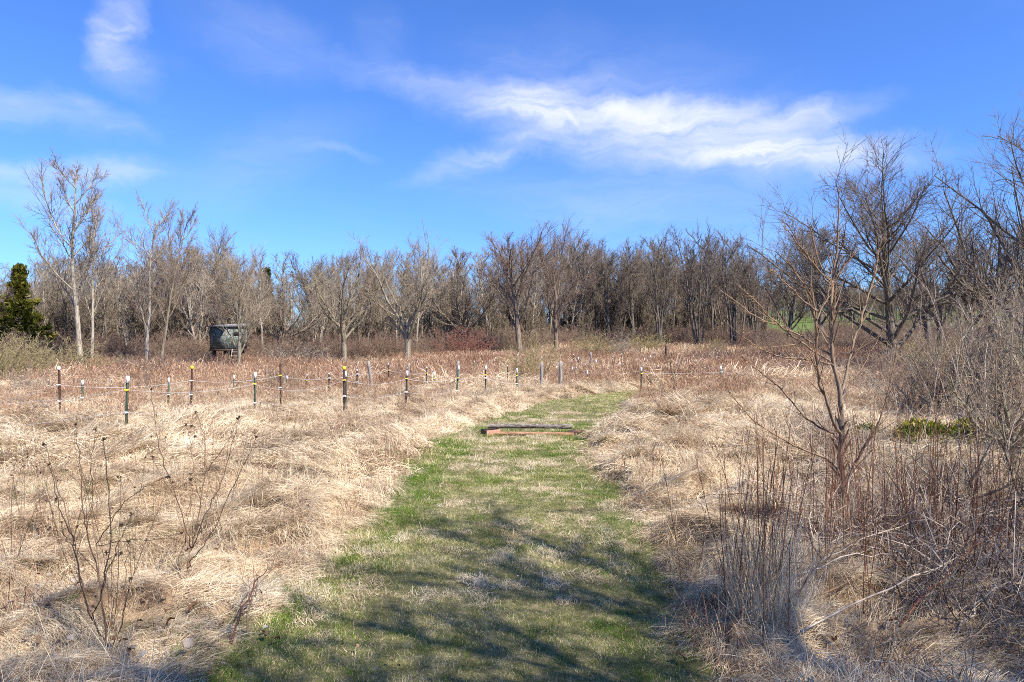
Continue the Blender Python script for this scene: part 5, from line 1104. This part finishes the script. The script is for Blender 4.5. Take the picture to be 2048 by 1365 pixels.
# mossy stump and golden ground shrubs, earth bank with hollow
def lump(name, label, cat, px, base, wx, hx, m, seed, n=1400, size=0.05, mat2=None, depth=None, wf=0.22):
    x, y, z = gp(px, base); k = y / FPX; W = wx * k / 2; Hh = hx * k; r = np.random.RandomState(seed)
    t = empty(name, (x, y, jz(x, y))); tag(t, label, cat)
    nu, nv = 20, 9; V = []
    for j in range(nv):
        f = j / (nv - 1) * math.pi / 2
        for i in range(nu):
            a = 2 * math.pi * i / nu; q = 1 + 0.25 * math.sin(3 * a + seed) * math.cos(f) + 0.08 * r.randn(); V.append((W * .85 * q * math.cos(a) * math.cos(f), W * 0.7 * q * math.sin(a) * math.cos(f), Hh * .85 * math.sin(f) - 0.05))
    F = np.array([[j * nu + i, j * nu + (i + 1) % nu, (j + 1) * nu + (i + 1) % nu, (j + 1) * nu + i] for j in range(nv - 1) for i in range(nu)])
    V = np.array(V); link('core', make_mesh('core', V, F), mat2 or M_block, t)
    i = r.randint(0, nu * (nv - 1), n); c = V[i] + r.randn(n, 3) * 0.04; d = norm(V[i] * np.array([1, 1, 1.2]) + r.randn(n, 3) * 0.25) * size * (0.5 + r.rand(n, 1))
    Q = np.stack([c, c + d * .5, c + d], 1); Q[:, 2, 2] -= size * (0.5 if wf < .1 else 0); V2, F2 = ribbons(Q, np.full((n, 3), size * wf) * np.array([.5, 1, .2]), norm(r.randn(n, 3))); link('foliage', make_mesh('foliage', V2, F2, {'tone': np.repeat(r.rand(n), 6)}, False), m, t)
lump('mossy_stump', 'dark stump with golden moss behind the right-hand sapling', 'stump', 1735, 900, 84, 54, M_moss, 1, 2200, 0.06)
lump('ground_shrub', 'low golden green ground shrub right of the mossy stump', 'shrub', 1850, 915, 150, 60, M_moss, 2, 4200, 0.09)
lump('ground_shrub', 'low golden green ground shrub at the foot of the pale briars', 'shrub', 1950, 920, 140, 64, M_moss, 3, 3800, 0.09)
lump('ground_shrub', 'dark green ground shrub cut by the right edge', 'shrub', 2040, 940, 90, 40, M_ivy, 4, 2200, 0.08)
lump('ground_shrub', 'small green moss tuft below the golden shrub', 'shrub', 1785, 935, 70, 26, M_moss, 6, 1500, 0.07)
lump('earth_bank', 'dark brown root clump with hanging grass at the right edge', 'root clump', 2010, 850, 110, 110, M_weed, 5, 4000, 0.2, wf=0.02)
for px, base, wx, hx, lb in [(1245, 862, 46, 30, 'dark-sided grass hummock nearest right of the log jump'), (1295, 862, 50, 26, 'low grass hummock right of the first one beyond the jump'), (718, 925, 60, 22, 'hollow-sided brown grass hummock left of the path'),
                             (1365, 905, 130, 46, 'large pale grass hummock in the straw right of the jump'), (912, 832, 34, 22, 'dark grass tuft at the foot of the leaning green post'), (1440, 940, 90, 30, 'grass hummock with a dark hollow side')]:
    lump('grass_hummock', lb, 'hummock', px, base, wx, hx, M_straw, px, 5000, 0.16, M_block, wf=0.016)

# ------------------------------------------------------------------ fallen leaves
def leaf_mesh(seed):
    r = np.random.RandomState(seed); n = 7; V = []; L_ = 0.10
    for i in range(n):
        t = i / (n - 1); w_ = 0.032 * math.sin(math.pi * min(1, t * 0.92 + 0.06)) * (1 + 0.35 * math.sin(i * 2.6 + seed)); cu = 0.035 * math.sin(t * 2.6 + r.rand())
        for s in (-1, 0, 1): V.append((t * L_ - L_ / 2, s * w_, cu + abs(s) * 0.014 * (1 + r.rand())))
    F = np.array([[i * 3 + j, i * 3 + j + 1, (i + 1) * 3 + j + 1, (i + 1) * 3 + j] for i in range(n - 1) for j in range(2)])
    return make_mesh('leaf', np.array(V), F, {'tone': np.full(n * 3, r.rand())})
lf = [leaf_mesh(i) for i in range(6)]
spots = [(385, 1250, 1.4), (378, 1330, 1.5), (330, 1255, 1), (340, 1285, 1.1), (410, 1155, 1), (430, 1150, .9), (525, 1290, 1), (550, 1300, 1), (465, 1060, .9), (482, 1068, 1), (75, 1215, 1.1), (70, 1325, 1.2), (115, 1345, 1.2), (320, 1145, .9), (285, 1345, 1.1), (260, 1330, 1),
         (1362, 1350, 1.3), (1740, 1085, 1.2), (1755, 1090, 1), (1710, 1165, 1.1), (1915, 1170, 1.2), (1930, 1180, 1), (1720, 1310, 1.1), (1790, 1330, 1.1), (1920, 1250, 1.1), (1355, 1250, 1), (705, 1165, 1), (890, 975, .7), (1350, 925, .7)]
for i in range(90):
    side = rl.random(); spots.append((rl.uniform(0, 560), rl.uniform(1150, 1360), rl.uniform(.6, 1.0)) if side < 0.45 else (rl.uniform(1420, 2040), rl.uniform(1080, 1360), rl.uniform(.6, 1.1)) if side < .9 else (rl.uniform(600, 1350), rl.uniform(1000, 1360), rl.uniform(.4, .7)))
for i, (px, row, s) in enumerate(spots):
    x, y, z = gp(px, row); o = link('fallen_leaf', lf[rl.randrange(6)], M_leaf); o.location = (x, y, jz(x, y) + 0.075 - (0.03 if path_mask(x, y) > .5 else 0)); s *= 0.62; o.scale = (s, s * rl.uniform(.8, 1.3), s); o.rotation_euler = (rl.uniform(-.5, .5), rl.uniform(-.5, .5), rl.uniform(0, 6.28))
    tag(o, 'curled pale dead leaf lying on the foreground grass', 'leaf', 'dead leaves on the foreground grass')
